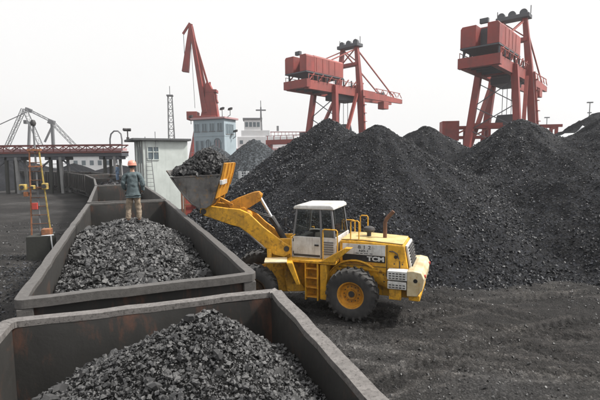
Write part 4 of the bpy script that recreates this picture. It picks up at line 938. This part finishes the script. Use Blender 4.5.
# ------------------------------------------------------------------ mast with lamps on a concrete block (left)
mt = thing('signal_mast', 'rusty ladder-like mast with yellow lamp boxes on a dark block, left of the train', 'mast', (-13.15, 21.4, 0), R(14))
MB().prism([(-.56, -.06), (.56, -.06), (.52, 1.18), (-.52, 1.18)], -.52, .52).build('base_block', 'darkconcrete', mt, bevel=0.03)
for x0, x1, nm, m_ in ((-.42, -.26, 'post', 'mastyellow'), (.46, .16, 'post', 'mastyellow')):
    MB().bar((x0, 0, 1.18), (x1, 0, 5.45), 0.06, 0.05).build('mast_post', 'mastorange' if x0 < 0 else m_, mt)
for k in range(9):
    z = 1.75 + k * 0.44; f = (z - 1.18) / 4.27; xa = lerp(-.42, -.26, f); xb = lerp(.46, .16, f)
    MB().tube([(xa, 0, z), (xb, 0, z)], 0.022, 6).build('rung', 'rustpipe', mt)
MB().box(-.34, .26, -.08, .08, 5.40, 5.50).build('top_bar', 'mastorange', mt)
MB().box(-.34, .26, -.08, .08, 4.60, 4.67).build('cross_bar', 'mastorange', mt)
MB().tube([(-.03, 0.05, 1.2), (-.03, .05, 6.75)], 0.045, 8).build('centre_pole', 'greysteel', mt)
MB().lathe([(0, 6.65), (.10, 6.65), (.14, 6.78), (.09, 6.92), (0, 6.95)], (-.03, .05, 0), 'z', 12).build('top_lamp', 'darkmetal', mt, smooth=True)
for (x, z, w, h) in ((-.62, 3.62, .30, .28), (-.18, 3.60, .16, .20), (.36, 3.64, .24, .32)):
    lb_ = MB().box(x - w / 2, x + w / 2, -.24, .06, z - h / 2, z + h / 2).build('lamp_box', 'mastyellow', mt, bevel=0.03)
    MB().tube([(x, -.25, z), (x, -.30, z)], h * .33, 14).build('lens', 'darkmetal', lb_)
MB().bar((-.78, 0, 3.58), (.5, 0, 3.60), 0.04).build('lamp_bracket', 'mastorange', mt)
MB().box(-.62, -.42, -.15, .02, 3.15, 3.38).build('relay_box', 'mastorange', mt, bevel=.02)
MB().box(-.30, -.04, -.12, .0, 2.48, 2.82).build('warning_plate', 'mastred', mt, bevel=.02)
MB().box(.10, .52, -.30, .10, 1.185, 1.50).build('control_box', 'mastorange', mt, bevel=.03)
MB().prism([(.15, -.50), (.45, -.53), (.72, -.44), (.66, -.30), (.4, -.36)], 1.182, 1.215, 'z').build('pale_board', 'tarp', mt, bevel=.01)
MB().bar((.60, -.53, 1.2), (.68, -.60, 0.3), .05, .04).build('pale_strut', 'tarp', mt)

# ------------------------------------------------------------------ conveyor bridge over the train
cb = thing('conveyor_bridge', 'long red lattice conveyor bridge on dark piers across the train', 'conveyor bridge', (-40, 66, 0), 0)
xL, xR = -42, 13.2
MB().box(xL, xR, -1.3, 1.3, 5.55, 6.05).build('deck', 'cranedark', cb)
for yy in (-1.35, 1.35):
    MB().box(xL, xR, yy - .09, yy + .09, 6.05, 6.30).build('lower_chord', 'bridgered' if yy < 0 else 'bridgered', cb)
    MB().box(xL, xR, yy - .09, yy + .09, 7.15, 7.35).build('upper_chord', 'bridgered', cb)
    nb = int((xR - xL) / 1.25)
    for k in range(nb):
        xa = xL + k * 1.25; xb = xa + 1.25
        za, zb = (6.3, 7.15) if k % 2 else (7.15, 6.3)
        MB().bar((xa, yy, za), (xb, yy, zb), 0.12).build('lattice_brace', 'bridgered', cb)
        if k % 2 == 0: MB().bar((xa, yy, 6.3), (xa, yy, 7.15), 0.10).build('lattice_post', 'bridgered', cb)
MB().box(xL, xR, -.8, .8, 6.35, 6.75).build('belt_cover', 'bluetrim', cb)
for xp in (-27, -15, -3.6, 3.1, 11.3):
    for dx, yy, w in ((-.8, -1.0, .40), (.7, -1.0, .42), (-.8, 1.0, .36), (.7, 1.0, .36)):
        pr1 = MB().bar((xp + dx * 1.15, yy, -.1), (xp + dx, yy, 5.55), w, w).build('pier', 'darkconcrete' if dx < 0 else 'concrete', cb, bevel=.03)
    MB().box(xp - 1.6, xp + 1.5, -1.2, 1.2, 5.05, 5.55).build('pier_cap', 'cranedark', cb, bevel=.04)
    for s in (-1, 1):
        if xp > 5: continue
        MB().bar((xp + s * 1.0, -.9, 5.0), (xp + s * 3.3, -.9, 3.2), .22).build('raking_brace', 'cranedark', cb)
# ------------------------------------------------------------------ signal hut beside the train
hut = thing('signal_hut', 'pale green washed two storey hut with flat dark roof beside the train', 'hut', (-14.05, 43.6, 0), R(31))
HWd, HDp, HH = 2.15, 2.0, 6.75
MB().box(-HWd, HWd, -HDp, HDp, -.1, HH).build('wall', 'hutwall', hut, bevel=.03)
MB().box(-HWd - .95, HWd + .28, -HDp - .4, HDp + .3, HH, HH + .22).build('roof', 'hutroof', hut, bevel=.03)
for (x, z, w, h) in ((-1.2, 5.55, 1.05, 1.25),):
    wd = MB().box(x - w / 2, x + w / 2, -HDp - .03, -HDp + .02, z - h / 2, z + h / 2).build('window', 'farglass', hut)
    for k in (-.5, 0, .5): MB().box(x + k * w - .04, x + k * w + .04, -HDp - .06, -HDp - .03, z - h / 2, z + h / 2).build('window_bar', 'hutwall', wd)
    for k in (-.5, 0.1, .5): MB().box(x - w / 2, x + w / 2, -HDp - .065, -HDp - .032, z + k * h - .04, z + k * h + .04).build('window_bar', 'hutwall', wd)
for (yy, w) in ((-1.0, .7), (0.4, .9)):
    wd = MB().box(-HWd - .03, -HWd + .02, yy - w / 2, yy + w / 2, 4.6, 6.2).build('window', 'farglass', hut)
    MB().box(-HWd - .05, -HWd - .03, yy - .04, yy + .04, 4.6, 6.2).build('window_bar', 'hutwall', wd)
for k in range(4): MB().box(-HWd - .06, -HWd - .002, -1.9 + k * 1.2, -1.75 + k * 1.2, 0, HH).build('pilaster', 'concrete', hut)
lad = MB().bar((-1.95, -HDp - .25, 0), (-1.95, -HDp - .25, 7.1), .06).build('wall_ladder', 'greysteel', hut)
MB().bar((-1.15, -HDp - .45, 0), (-1.45, -HDp - .25, 5.0), .06).build('stringer', 'greysteel', lad)
for k in range(13): MB().tube([(-1.95, -HDp - .25, .5 + k * .38), (-1.2 - .023 * k, -HDp - .35, .5 + k * .38)], .025, 6).build('rung', 'greysteel', lad)
MB().tube([(-1.0, -HDp - .2, 5.4), (-1.0, -HDp - .2, 7.6)], .03, 6).build('aerial', 'greysteel', hut)
hl = thing('flood_light', 'twin dark flood light on a post at the hut roof corner', 'flood light', (-17.35, 43.60, HH + .22), R(31))
MB().tube([(0, 0, 0), (0, 0, .95)], .06, 8).build('post', 'darkmetal', hl); MB().box(-.12, .12, -.12, .12, 0, .25).build('foot', 'darkmetal', hl)
for x, rz in ((-.22, .3), (.14, -.3)):
    o = MB().box(-.2, .2, -.14, .14, -.12, .12).build('lamp_head', 'darkmetal', hl, bevel=.03); o.location = (x, 0, 1.0); o.rotation_euler = (.5, 0, rz)
cr = thing('timber_frame', 'orange brown open frame box at the foot of the hut, behind the bucket', 'frame', (-8.2, 31.5, 0), R(28))
for x in (-.45, .45):
    for y in (-.4, .4): MB().box(x - .06, x + .06, y - .06, y + .06, 0, 2.5).build('frame_post', 'wood', cr)
for z in (.6, 1.6, 2.4): MB().box(-.50, .50, -.47, -.41, z, z + .1).build('frame_rail', 'wood', cr)
MB().box(-.38, .38, -.30, -.26, .3, 2.35).build('pale_panel', 'redpale', cr)

# ------------------------------------------------------------------ blue control building
bb = thing('control_building', 'pale blue flat roofed control building with red parapet behind the bucket', 'building', (-18.0, 92, 0), R(-24))
# local: front (-y) wide face, right (+x) narrow face
bw, bd, bh = 3.85, 2.2, 13.2
MB().box(-bw, bw, -bd, bd, 0, bh).build('wall', 'blue', bb)
MB().box(-bw - .45, bw + .45, -bd - .45, bd + .45, bh, bh + .4).build('parapet', 'bluetrim', bb, bevel=.05)
def wnd(parent, face, u, z, w, h, bars=2, mat='farglass'):
    if face == 'f':
        o = MB().box(u - w / 2, u + w / 2, -bd - .04, -bd + .03, z - h / 2, z + h / 2).build('window', mat, parent)
        for k in range(bars + 1): MB().box(u - w / 2 + k * w / bars - .06, u - w / 2 + k * w / bars + .06, -bd - .09, -bd - .04, z - h / 2 - .06, z + h / 2 + .06).build('frame_bar', 'blue', o)
        MB().box(u - w / 2 - .12, u + w / 2 + .12, -bd - .14, -bd - .002, z - h / 2 - .16, z - h / 2 - .062).build('sill', 'concrete', o)
    else:
        o = MB().box(bw - .03, bw + .04, u - w / 2, u + w / 2, z - h / 2, z + h / 2).build('window', mat, parent)
        for k in range(bars + 1): MB().box(bw + .04, bw + .09, u - w / 2 + k * w / bars - .06, u - w / 2 + k * w / bars + .06, z - h / 2 - .06, z + h / 2 + .06).build('frame_bar', 'blue', o)
        MB().box(bw + .002, bw + .14, u - w / 2 - .12, u + w / 2 + .12, z - h / 2 - .16, z - h / 2 - .062).build('sill', 'concrete', o)
for u in (-2.9, -1.0, .9, 2.8): wnd(bb, 'f', u, 11.6, 1.25, 1.5)
for u in (-3.0, -1.7): wnd(bb, 'f', u, 7.7, .9, 2.3, 1)
for u, w in ((-.1, 1.3), (2.2, 1.8)):
    o = MB().prism([(u - w / 2, 6.2), (u + w / 2, 6.2), (u + w / 2, 8.4)] + arc(u, 8.4, w / 2, 0, 180, 8) + [(u - w / 2, 8.4)], -bd - .05, -bd + .03).build('arched_window', 'farglass', bb)
    MB().prism(arc(u, 8.4, w / 2 + .18, 0, 180, 10) + arc(u, 8.4, w / 2, 180, 0, 10), -bd - .14, -bd - .002).build('arch_trim', 'blue', o)
    for k in (-.2, .2): MB().box(u + k * w - .05, u + k * w + .05, -bd - .1, -bd - .05, 6.2, 8.9).build('frame_bar', 'bluetrim' if u > 1 else 'blue', o)
wnd(bb, 's', -.2, 11.2, 2.8, 2.0, 4)
MB().box(-bw - .05, bw + .05, -bd - .06, bd, 9.7, 9.95).build('string_course', 'blue', bb)
bal = MB().box(-bw - .2, bw + .2, -bd - 1.2, -bd - .003, 5.1, 5.4).build('balcony', 'bluetrim', bb)
for k in range(12): MB().box(-bw + k * .69 - .04, -bw + k * .69 + .04, -bd - 1.16, -bd - 1.08, 5.4, 6.3).build('baluster', 'bluetrim', bal)
MB().box(-bw - .2, bw + .2, -bd - 1.17, -bd - 1.07, 6.3, 6.42).build('handrail', 'bluetrim', bal)
for (x, y, z, lb_) in ((bw + .9, -bd + 1.0, bh + .4, 'flood lamp on the right roof corner of the blue building'), (bw + .9, -bd + 2.8, 9.2, 'flood lamp half way up the right side of the blue building'), (-bw - .6, -bd, bh - .8, 'flood lamp at the left roof corner of the blue building'), (3.6, -bd - .2, bh + .4, 'flood lamp on the front parapet of the blue building')):
    p = Matrix.Translation((-18.0, 92, 0)) @ Matrix.Rotation(R(-24), 4, 'Z') @ Vector((x, y, z))
    l_ = thing('flood_lamp', lb_, 'flood lamp', tuple(p), R(-24), 'flood lamps on the blue building')
    MB().bar((-.7 if x > 2 and x != 3.6 else 0, 0, .0), (0, 0, .4), .10).build('bracket', 'darkmetal', l_); MB().tube([(0, 0, .3), (0, 0, 1.4)], .07, 6).build('post', 'darkmetal', l_)
    MB().prism([(-.45, 1.3), (.35, 1.45), (.45, 1.9), (-.3, 1.75)], -.3, .3).build('lamp_head', 'darkmetal', l_, bevel=.04)

# ------------------------------------------------------------------ cranes
def lattice(mb, a, b, w, n, r=.09, taper=1.0):
    """four-chord lattice boom"""
    a = Vector(a); b = Vector(b); d = (b - a).normalized(); s = d.cross(Vector((0, 0, 1)))
    s = s.normalized() if s.length > .1 else Vector((1, 0, 0)); u = s.cross(d)
    def c(i, j, k): f = k / n; ww = w * lerp(1, taper, f) / 2; return a.lerp(b, f) + s * ww * i + u * ww * j
    crn = ((-1, -1), (1, -1), (1, 1), (-1, 1))
    for i, j in crn: mb.bar(c(i, j, 0), c(i, j, n), r * 2)
    for k in range(n):
        for m in range(4):
            p, q = crn[m], crn[(m + 1) % 4]
            mb.bar(c(*p, k), c(*q, k + 1), r * 1.2); mb.bar(c(*p, k), c(*q, k), r * 1.2)
def at(px, py, Y):           # point of the photograph's ray at ground distance Y (camera model above)
    d = _fw + _rt2 * ((px - 300) / 427.0) + _up2 * ((200 - py) / 427.0); k = Y / d.y; return Vector((d.x * k, Y, 4.89 + d.z * k))
# red jib crane behind the blue building
jc = thing('jib_crane', 'tall red luffing jib crane standing behind the blue building', 'crane', tuple(at(207, 112, 128).xy) + (0,), 0)
jo = Vector(jc.location)
def J(px, py, Y=128): return at(px, py, Y) - jo
mb = MB()
for s in (-1, 1):
    for t_ in (-1, 1): mb.bar((s * 5, t_ * 5, 0), (s * 2.4, t_ * 2.4, 15), 1.1)
mb.build('portal_legs', 'red', jc)
MB().box(-3, 3, -3, 3, 15, 16.5).build('turntable', 'red', jc, bevel=.1)
MB().prism([(-5.6, 16.5), (3.0, 16.5), (3.0, 17.6), (-2.6, 17.6), (-2.6, 18.9), (-5.6, 18.9)], -2.0, 2.0).build('machinery_house', 'redpale', jc, bevel=.1)
MB().prism([(-1.9, 16.5), (3.6, 16.5), (2.6, 24), (1.0, 27.2), (.2, 27.2), (-.2, 23)], -1.5, 1.5).build('tower_head', 'red', jc, bevel=.1)
MB().box(.2, 3.2, -1.6, 1.6, 24.4, 25.2).box(1.6, 3.0, -1, 1, 21, 24).build('winch_platform', 'red', jc)
MB().bar(J(206, 113) + Vector((0, -1.2, 0)), J(191, 26) + Vector((0, -.5, 0)), 1.0, 1.5, .6, .8).build('jib', 'red', jc)
MB().bar(J(209, 113) + Vector((0, 1.2, 0)), J(191.5, 26) + Vector((0, .5, 0)), 1.0, 1.2, .6, .7).build('jib', 'redpale', jc)
MB().bar(J(191, 24), J(185.5, 72), .7, .9, 1.4, 1.9).build('fly_jib', 'red', jc)
MB().bar(J(190, 23), J(183, 34), .5, .6).build('fly_jib_head', 'red', jc)
MB().bar(J(183.5, 34), J(184.5, 55), .12).build('hoist_rope', 'cranedark', jc)
MB().bar(J(192, 30), J(209, 88), .55).build('back_tie', 'redpale', jc)
MB().bar(J(210, 92), J(214, 104), 2.0, 2.6).build('balance_weight', 'red', jc)
MB().bar(J(205, 90), J(213, 90), .5).bar(J(206, 84), J(206, 96), .4).bar(J(210, 82), J(210, 96), .4).build('gantry_rails', 'red', jc)
MB().bar(J(190, 26), J(195, 108), .10).bar(J(191, 30), J(212, 100), .10).build('stay_rope', 'cranedark', jc)

def make_unloader(label, loc):
    """local: +y towards the water (girder direction), x across"""
    t = thing('ship_unloader', label, 'harbour crane', loc, -R(42.8), 'red ship unloading cranes on the quay')
    for s in (-1, 1):
        MB().bar((s * 5.4, 7.2, 0), (s * 3.2, 9.4, 22), 1.25, 1.1, 1.2, 1.0).build('land_leg', 'red', t)
        MB().bar((s * 5.6, 18.5, 0), (s * 3.4, 19.3, 23), 1.35, 1.35, 1.3, 1.2).build('water_leg', 'red', t)
        MB().bar((s * 3.4, 19.3, 23), (s * 2.2, 19.6, 33.1), 1.3, 1.2, .9, .8).build('tower_leg', 'red', t)
        MB().bar((s * 5.4, 7.2, 3.2), (s * 5.6, 18.5, 3.2), 1.0, 1.4).build('sill_beam', 'red', t)
        MB().bar((s * 3.3, 18.2, 21), (s * 5.0, 9.2, 5.5), .7).build('diagonal_strut', 'redpale', t)
        for yy in (7.2, 18.5):
            MB().box(s * 5.5 - .8, s * 5.5 + .8, yy - 2.6, yy + 2.6, .15, 1.4).build('travel_bogie', 'cranedark', t, bevel=.1)
        # girder and boom
        MB().bar((s * 2.6, -.5, 21.4), (s * 2.6, 27, 21.4), 1.0, 2.0).build('main_girder', 'redpale', t)
        MB().bar((s * 2.2, 27.3, 21.4), (s * 1.8, 43, 21.4), .9, 1.8, .7, 1.2).build('boom_girder', 'redpale', t)
        MB().bar((s * 2.1, 19.7, 32.6), (s * 1.9, 38.5, 22.3), .28).build('boom_stay', 'redpale', t)
        MB().bar((s * 2.1, 19.6, 32.6), (s * 2.6, 8, 27.6), .26).build('back_stay', 'redpale', t)
        for k in range(7): MB().bar((s * 3.3, .3 + k * 3.2, 22.4), (s * 3.3, 1.9 + k * 3.2, 24.0), .22).build('house_strut', 'redpale', t)
        for k in range(7): MB().bar((s * 3.0, .3 + k * 3.2, 22.4), (s * 3.0, .3 + k * 3.2, 24.0), .28).build('house_post', 'cranedark', t)
        for k in range(13): MB().box(s * 3.5 - .05, s * 3.5 + .05, -.4 + k * 1.5, -.3 + k * 1.5, 22.4, 23.4).build('walkway_post', 'redpale', t)
        MB().box(s * 3.5 - .05, s * 3.5 + .05, -.4, 18.6, 23.4, 23.5).build('walkway_rail', 'redpale', t)
    MB().box(-3.6, 3.6, -1.0, .2, 20.6, 22.4).build('end_platform', 'red', t)
    for k in range(9): MB().box(-2.2, 2.2, 1.6 + k * 2.9, 2.0 + k * 2.9, 20.6, 21.2).build('girder_tie', 'cranedark', t)
    MB().bar((-5.5, 21.5, 12), (5.5, 21.5, 12), .9, 1.1).build('portal_tie', 'red', t) if False else None
    MB().bar((-4.0, 19.3, 22.4), (4.0, 19.3, 22.4), 1.4, 1.8).build('portal_beam', 'red', t)
    MB().bar((-3.6, 9.3, 21.4), (3.6, 9.3, 21.4), 1.2, 1.6).build('portal_beam', 'red', t)
    MB().bar((-4.6, 7.9, 8), (4.6, 7.9, 8), .8, 1.0).build('portal_beam', 'red', t) if False else None
    # machinery house with a doorway gap
    MB().box(-3.3, 3.3, -.8, 12.8, 23.9, 24.15).build('house_floor', 'cranedark', t)
    hs_ = MB().prism([(-3.3, 24.15), (3.3, 24.15), (3.3, 27.5), (3.0, 27.9), (-3.0, 27.9), (-3.3, 27.5)], 1.9, 12.6).build('machinery_house', 'redpale', t, bevel=.08)
    MB().prism([(-3.3, 24.15), (-.6, 24.15), (-.6, 27.8), (-3.0, 27.8), (-3.3, 27.4)], -.8, 1.9).build('machinery_house', 'red', t, bevel=.08)
    MB().prism([(1.3, 24.15), (3.3, 24.15), (3.3, 27.4), (3.0, 27.8), (1.3, 27.8)], -.8, 1.9).build('machinery_house', 'red', t, bevel=.08)
    MB().box(-.6, 1.3, 1.7, 1.895, 24.15, 27.6).build('doorway', 'cranedark', t)
    for k in range(4): MB().box(3.3, 3.36, 2.6 + k * 2.2, 2.75 + k * 2.2, 24.4, 27.4).build('house_seam', 'red', hs_)
    MB().box(.0, 1.4, -.9, -.2, 27.82, 28.6).build('roof_vent', 'cranedark', t)
    # trolley, cab, hopper under the girder
    MB().box(-1.9, 1.9, 12, 20, 19.2, 20.55).build('grab_trolley', 'cranedark', t, bevel=.1)
    MB().box(1.0, 3.0, 31.5, 34, 18.4, 20.4).build('operator_cab', 'redpale', t, bevel=.1)
    MB().prism([(-3.2, 18.5), (3.2, 18.5), (1.2, 13.5), (-1.2, 13.5)], 11.5, 17.5).build('hopper', 'red', t) if False else None
    # tower head
    MB().box(-3.2, 3.2, 18.4, 21.0, 33.0, 33.8).build('tower_head', 'cranedark', t, bevel=.08)
    for x in (-2.4, -.3, 1.9): MB().lathe([(0, -.35), (.75, -.35), (.65, 0), (.75, .35), (0, .35)], (x, 19.7, 34.2), 'y', 14).build('sheave', 'cranedark', t)
    for x in (-3.2, 3.2): MB().tube([(x, 19.7, 33.8), (x, 19.7, 35.4)], .09, 6).build('aerial', 'cranedark', t)
    MB().box(-2.9, 2.9, 18.7, 20.3, 28.3, 29.1).build('tower_tie', 'red', t, bevel=.05)
    MB().bar((-2.6, 19.5, 29.1), (2.2, 19.6, 33), .25).bar((2.6, 19.5, 29.1), (-2.2, 19.6, 33), .25).build('tower_bracing', 'redpale', t)
    # stairs up the water leg
    s_ = MB().bar((6.6, 17.6, 2), (4.4, 19.4, 22), .35, .5).build('stair', 'redpale', t)
    for k in range(9): MB().box(6.2 - .22 * k, 6.9 - .22 * k, 17.3 + .2 * k, 18.2 + .2 * k, 3.5 + 2.1 * k, 3.62 + 2.1 * k).build('landing', 'redpale', s_)
    for k in range(3): MB().bar((-.6 + k * .6, 16 + k, 20.5), (-.6 + k * .6, 16 + k, 13.5), .10).build('hoist_rope', 'cranedark', t)
    MB().prism([(-1.5, 13.5), (1.5, 13.5), (2.0, 11.6), (.8, 10.4), (-.8, 10.4), (-2.0, 11.6)], 15.8, 18.2).build('grab', 'cranedark', t, bevel=.1)
    for s in (-1, 1):
        for k in range(5): MB().bar((s * 2.6, 27.5 + k * 3, 22.3), (s * 2.2, 29 + k * 3, 23.6), .14).bar((s * 2.2, 29 + k * 3, 23.6), (s * 2.2, 30.5 + k * 3, 22.3), .14).build('boom_lattice', 'redpale', t)
        MB().bar((s * 2.2, 28.5, 23.6), (s * 2.2, 41.5, 23.6), .16).build('boom_top_rail', 'redpale', t)
        for k in range(4): MB().bar((s * (5.3 - .45 * k), 7.4 + .45 * k, 1 + k * 4.6), (-s * (4.85 - .45 * k), 7.85 + .45 * k, 5.6 + k * 4.6), .16).build('leg_bracing', 'cranedark', t)
    for k in range(4): MB().box(1.2 - k * .8, 1.45 - k * .8, 33, 34, 22.3, 23.2).build('boom_sheave', 'cranedark', t)
    return t
u1 = make_unloader('pale red ship unloader rising between the two left coal peaks', (-.2, 98.6, 0))
u2 = copy_tree(u1); u2['label'] = 'nearer red ship unloader towering over the right coal heap'; u2.location = (31.9, 77.0, 0); u2.rotation_euler = (0, 0, -R(40.8))

# red conveyor trestle at the foot of the right crane
tr = thing('conveyor_trestle', 'red conveyor trestle at the foot of the right crane', 'conveyor trestle', (39.0, 88, 0), -R(8))
for k in range(6):
    for y in (-1.2, 1.2): MB().bar((-9 + k * 4.2, y, 0), (-9 + k * 4.2, y, 10.9), .5).build('trestle_leg', 'red', tr)
for z in (8.6, 10.6):
    for y in (-1.3, 1.3): MB().box(-9.6, 13, y - .2, y + .2, z, z + .55).build('trestle_beam', 'red', tr)
for k in range(5): MB().bar((-9 + k * 4.2, -1.3, 8.6), (-4.8 + k * 4.2, -1.3, 10.6), .3).build('trestle_brace', 'redpale', tr)
MB().box(-9.8, -6.5, -1.7, 1.7, 8.2, 12.2).build('drive_house', 'red', tr, bevel=.08)
MB().box(-4, 2, -1.0, 1.0, 11.15, 11.7).build('belt_cover', 'redpale', tr)
# red jetty crane beam between the ship and the heap
jb = thing('jetty_gantry', 'low red gantry beam beside the white ship', 'gantry', tuple(at(284, 145, 128).xy) + (0,), -R(30))
for x in (-5, 4): MB().box(x - .6, x + .6, -.6, .6, 0, 9.2).build('gantry_leg', 'red', jb)
MB().box(-6, 12, -.8, .8, 9.2, 10.6).build('gantry_beam', 'redpale', jb)
for k in range(8): MB().box(-5.5 + k * 2.3, -5.3 + k * 2.3, -.8, -.7, 10.6, 11.7).build('rail_post', 'red', jb)
MB().box(-6, 12, -.82, -.72, 11.7, 11.85).build('hand_rail', 'red', jb)
MB().box(6, 9.5, -1, 1, 10.61, 12.4).build('winch_house', 'cranedark', jb)

# ------------------------------------------------------------------ ship
sh = thing('cargo_ship', 'white cargo ship superstructure with a tall mast beyond the grey heaps', 'ship', (-20, 172, 0), R(6))
MB().prism([(-16, 0), (42, 0), (47, 9), (-18, 9)], -6, 6).build('hull', 'bluetrim', sh)
MB().prism([(-4.5, 9), (18, 9), (17.5, 13.5), (-4.5, 13.5)], -5, 5).build('deck_house', 'shipwhite', sh)
MB().box(-3, 8, -4.6, 4.6, 13.5, 16).build('deck_house', 'shipwhite', sh)
br = MB().box(-1.8, 4.6, -4.2, 4.2, 16, 20.2).build('wheelhouse', 'shipwhite', sh)
for k in range(4): MB().box(-1.4 + k * 1.5, -.3 + k * 1.5, -4.28, -4.2, 17.4, 19.2).build('window', 'farglass', br)
MB().box(-2.3, 5.2, -4.7, 4.7, 20.2, 20.8).build('wheelhouse_roof', 'greysteel', sh)
for k in range(6): MB().box(-3.6 + k * 3.4, -2.4 + k * 3.4, -5.07, -5.0, 10.8, 12.2).build('porthole', 'farglass', sh)
MB().bar((4.8, 0, 16), (4.8, 0, 25.5), 1.0, 1.0, .5, .5).build('mast', 'greysteel', sh)
MB().box(2.8, 6.8, -.3, .3, 24.0, 24.5).build('mast_yard', 'greysteel', sh)
MB().tube([(4.8, 0, 25.5), (4.8, 0, 28)], .15, 6).build('mast_top', 'greysteel', sh)
MB().box(11.0, 11.8, -1, 1, 16, 18).build('vent', 'greysteel', sh)
for k in range(10): MB().box(8.4 + k * 1.4, 8.55 + k * 1.4, -4.9, -4.8, 13.5, 15.2).build('rail_post', 'redpale', sh)
MB().box(8.2, 24, -4.9, -4.8, 15.2, 15.5).build('deck_rail', 'redpale', sh)
MB().bar((16, 0, 13.5), (30, 0, 17), .5).build('derrick_boom', 'shipwhite', sh)

# ------------------------------------------------------------------ lattice light tower, far poles
lt = thing('lattice_tower', 'slender grey lattice tower rising behind the hut roof', 'tower', tuple(at(171.5, 137, 140).xy) + (0,), R(10))
mb = MB(); lattice(mb, (0, 0, 0), (0, 0, 25.3), 2.3, 12, .10, .55); mb.build('lattice_frame', 'greysteel', lt)
MB().box(-1, 1, -1, 1, 25.3, 25.7).build('top_platform', 'greysteel', lt); MB().tube([(0, 0, 25.7), (0, 0, 28.5)], .1, 6).build('lightning_rod', 'greysteel', lt)
for px, py, Y, h_, lb_ in ((547, 118, 150, 20, 'thin far lamp pole right of the right crane'), (590, 103, 130, 22.0, 'thin far lamp pole near the right edge')):
    p = at(px, py, Y); t = thing('lamp_pole', lb_, 'lamp pole', (p.x, p.y, 0))
    MB().tube([(0, 0, 0), (0, 0, p.z)], .28, 8, .12).build('pole', 'greysteel', t); MB().box(-.8, .8, -.3, .3, p.z, p.z + .35).build('lamp_head', 'greysteel', t)
    MB().box(-.5, .5, -.25, .25, p.z - 3, p.z - 2.7).build('cross_arm', 'greysteel', t)

# ------------------------------------------------------------------ grey harbour cranes far left
def far_crane(label, px, Y, segs, w=1.0):
    o = thing('derrick_crane', label, 'harbour crane', tuple(at(px, 160, Y).xy) + (0,), 0, 'grey derrick cranes far left'); c = Vector(o.location)
    for nm, a, b, ww, dy in segs:
        A = at(*a, Y) - c + Vector((0, dy, 0)); B = at(*b, Y) - c + Vector((0, dy * .3, 0)); mb = MB()
        if nm in ('boom', 'mast_leg'): lattice(mb, A, B, ww, max(4, int((B - A).length / 3.0)), .075 * w + .01)
        else: mb.bar(A, B, ww)
        mb.build(nm, 'greysteel', o)
    return o
far_crane('grey A-frame derrick crane far left above the conveyor bridge', 28, 190, [('mast_leg', (28, 110), (7, 150), 1.3, -3), ('mast_leg', (29, 110), (44, 150), 1.6, -3), ('centre_mast', (25.5, 121), (27, 158), .9, 3), ('boom', (29, 110), (51, 121), .8, 0), ('stay', (27, 112), (-8, 128), .3, 0), ('head_block', (26, 109), (31, 111), 1.6, 0), ('mast_hood', (24.5, 122), (27.5, 122), 1.6, 0)])
far_crane('grey derrick crane with a long boom sloping down to the right', 53, 200, [('mast', (52, 121), (54, 158), 1.1, 0), ('boom', (51, 121), (76, 147), 1.4, 0), ('strut', (51, 123), (44, 142), .8, 2), ('head_block', (49, 121), (54, 123), 2.0, 0)])
gn = thing('pipe_arch', 'pale curved pipe arch far off behind the bridge end', 'pipe arch', tuple(at(115, 160, 120).xy) + (0,), 0); c = Vector(gn.location)
pts = [at(110, 160, 120) - c, at(110, 139, 120) - c, at(111, 134, 120) - c, at(114, 131, 120) - c, at(118, 131, 120) - c, at(121, 134, 120) - c, at(122, 140, 120) - c, at(122, 150, 120) - c]
pts[0].z = 0
MB().tube(pts, .22, 8).build('bent_pipe', 'greysteel', gn, smooth=True); MB().box(pts[0].x - .6, pts[0].x + .6, -.6, .6, 0, .8).build('footing', 'concrete', gn)
# pale shed far behind the train
fs_ = thing('far_shed', 'pale grey shed far behind the mounds and the bridge', 'shed', tuple(at(100, 165, 170).xy) + (0,), R(8))
MB().box(-9, 9, -6, 6, 0, 6.6).build('wall', 'shipwhite', fs_); MB().prism([(-9.6, 6.6), (9.6, 6.6), (9.2, 7.6), (-9.2, 7.6)], -6.5, 6.5).build('roof', 'greysteel', fs_)
for k in range(6): MB().box(-7.6 + k * 2.9, -6.2 + k * 2.9, -6.07, -6.0, 3.2, 5.0).build('window', 'farglass', fs_)
# small pale cage and yellow machine below the grey heap
cg = thing('mesh_cage', 'small pale mesh cage standing on the slope of the grey heap', 'cage', tuple(at(244, 181, 58).xy) + (1.95,), R(20))
for x in (-.55, .55):
    for y in (-.5, .5): MB().box(x - .05, x + .05, y - .05, y + .05, -.3, 1.35).build('cage_post', 'tarp', cg)
for k in range(5): MB().box(-.55, .55, -.53, -.5, -.1 + k * .33, -.05 + k * .33).build('cage_bar', 'tarp', cg)
for k in range(4): MB().box(-.45 + k * .3, -.41 + k * .3, -.56, -.532, -.1, 1.3).build('cage_bar', 'tarp', cg)

# ------------------------------------------------------------------ haze over the port
hz = MB().box(-960, 960, -90, 960, -1.6, 52).build('haze', None)
m = bpy.data.materials.new('haze'); m.use_nodes = True; nt = m.node_tree
for n in list(nt.nodes):
    if n.type == 'BSDF_PRINCIPLED': nt.nodes.remove(n)
pv = nt.nodes.new('ShaderNodeVolumePrincipled'); pv.inputs['Color'].default_value = (0.95, 0.965, 1.0, 1); pv.inputs['Density'].default_value = 0.0004; pv.inputs['Anisotropy'].default_value = 0.2
nt.links.new(pv.outputs[0], nt.nodes['Material Output'].inputs['Volume'])
hz.data.materials.append(m); stuff(hz); hz['label'] = 'thin white haze hanging over the whole port'; hz['category'] = 'haze'
hz.display_type = 'WIRE'
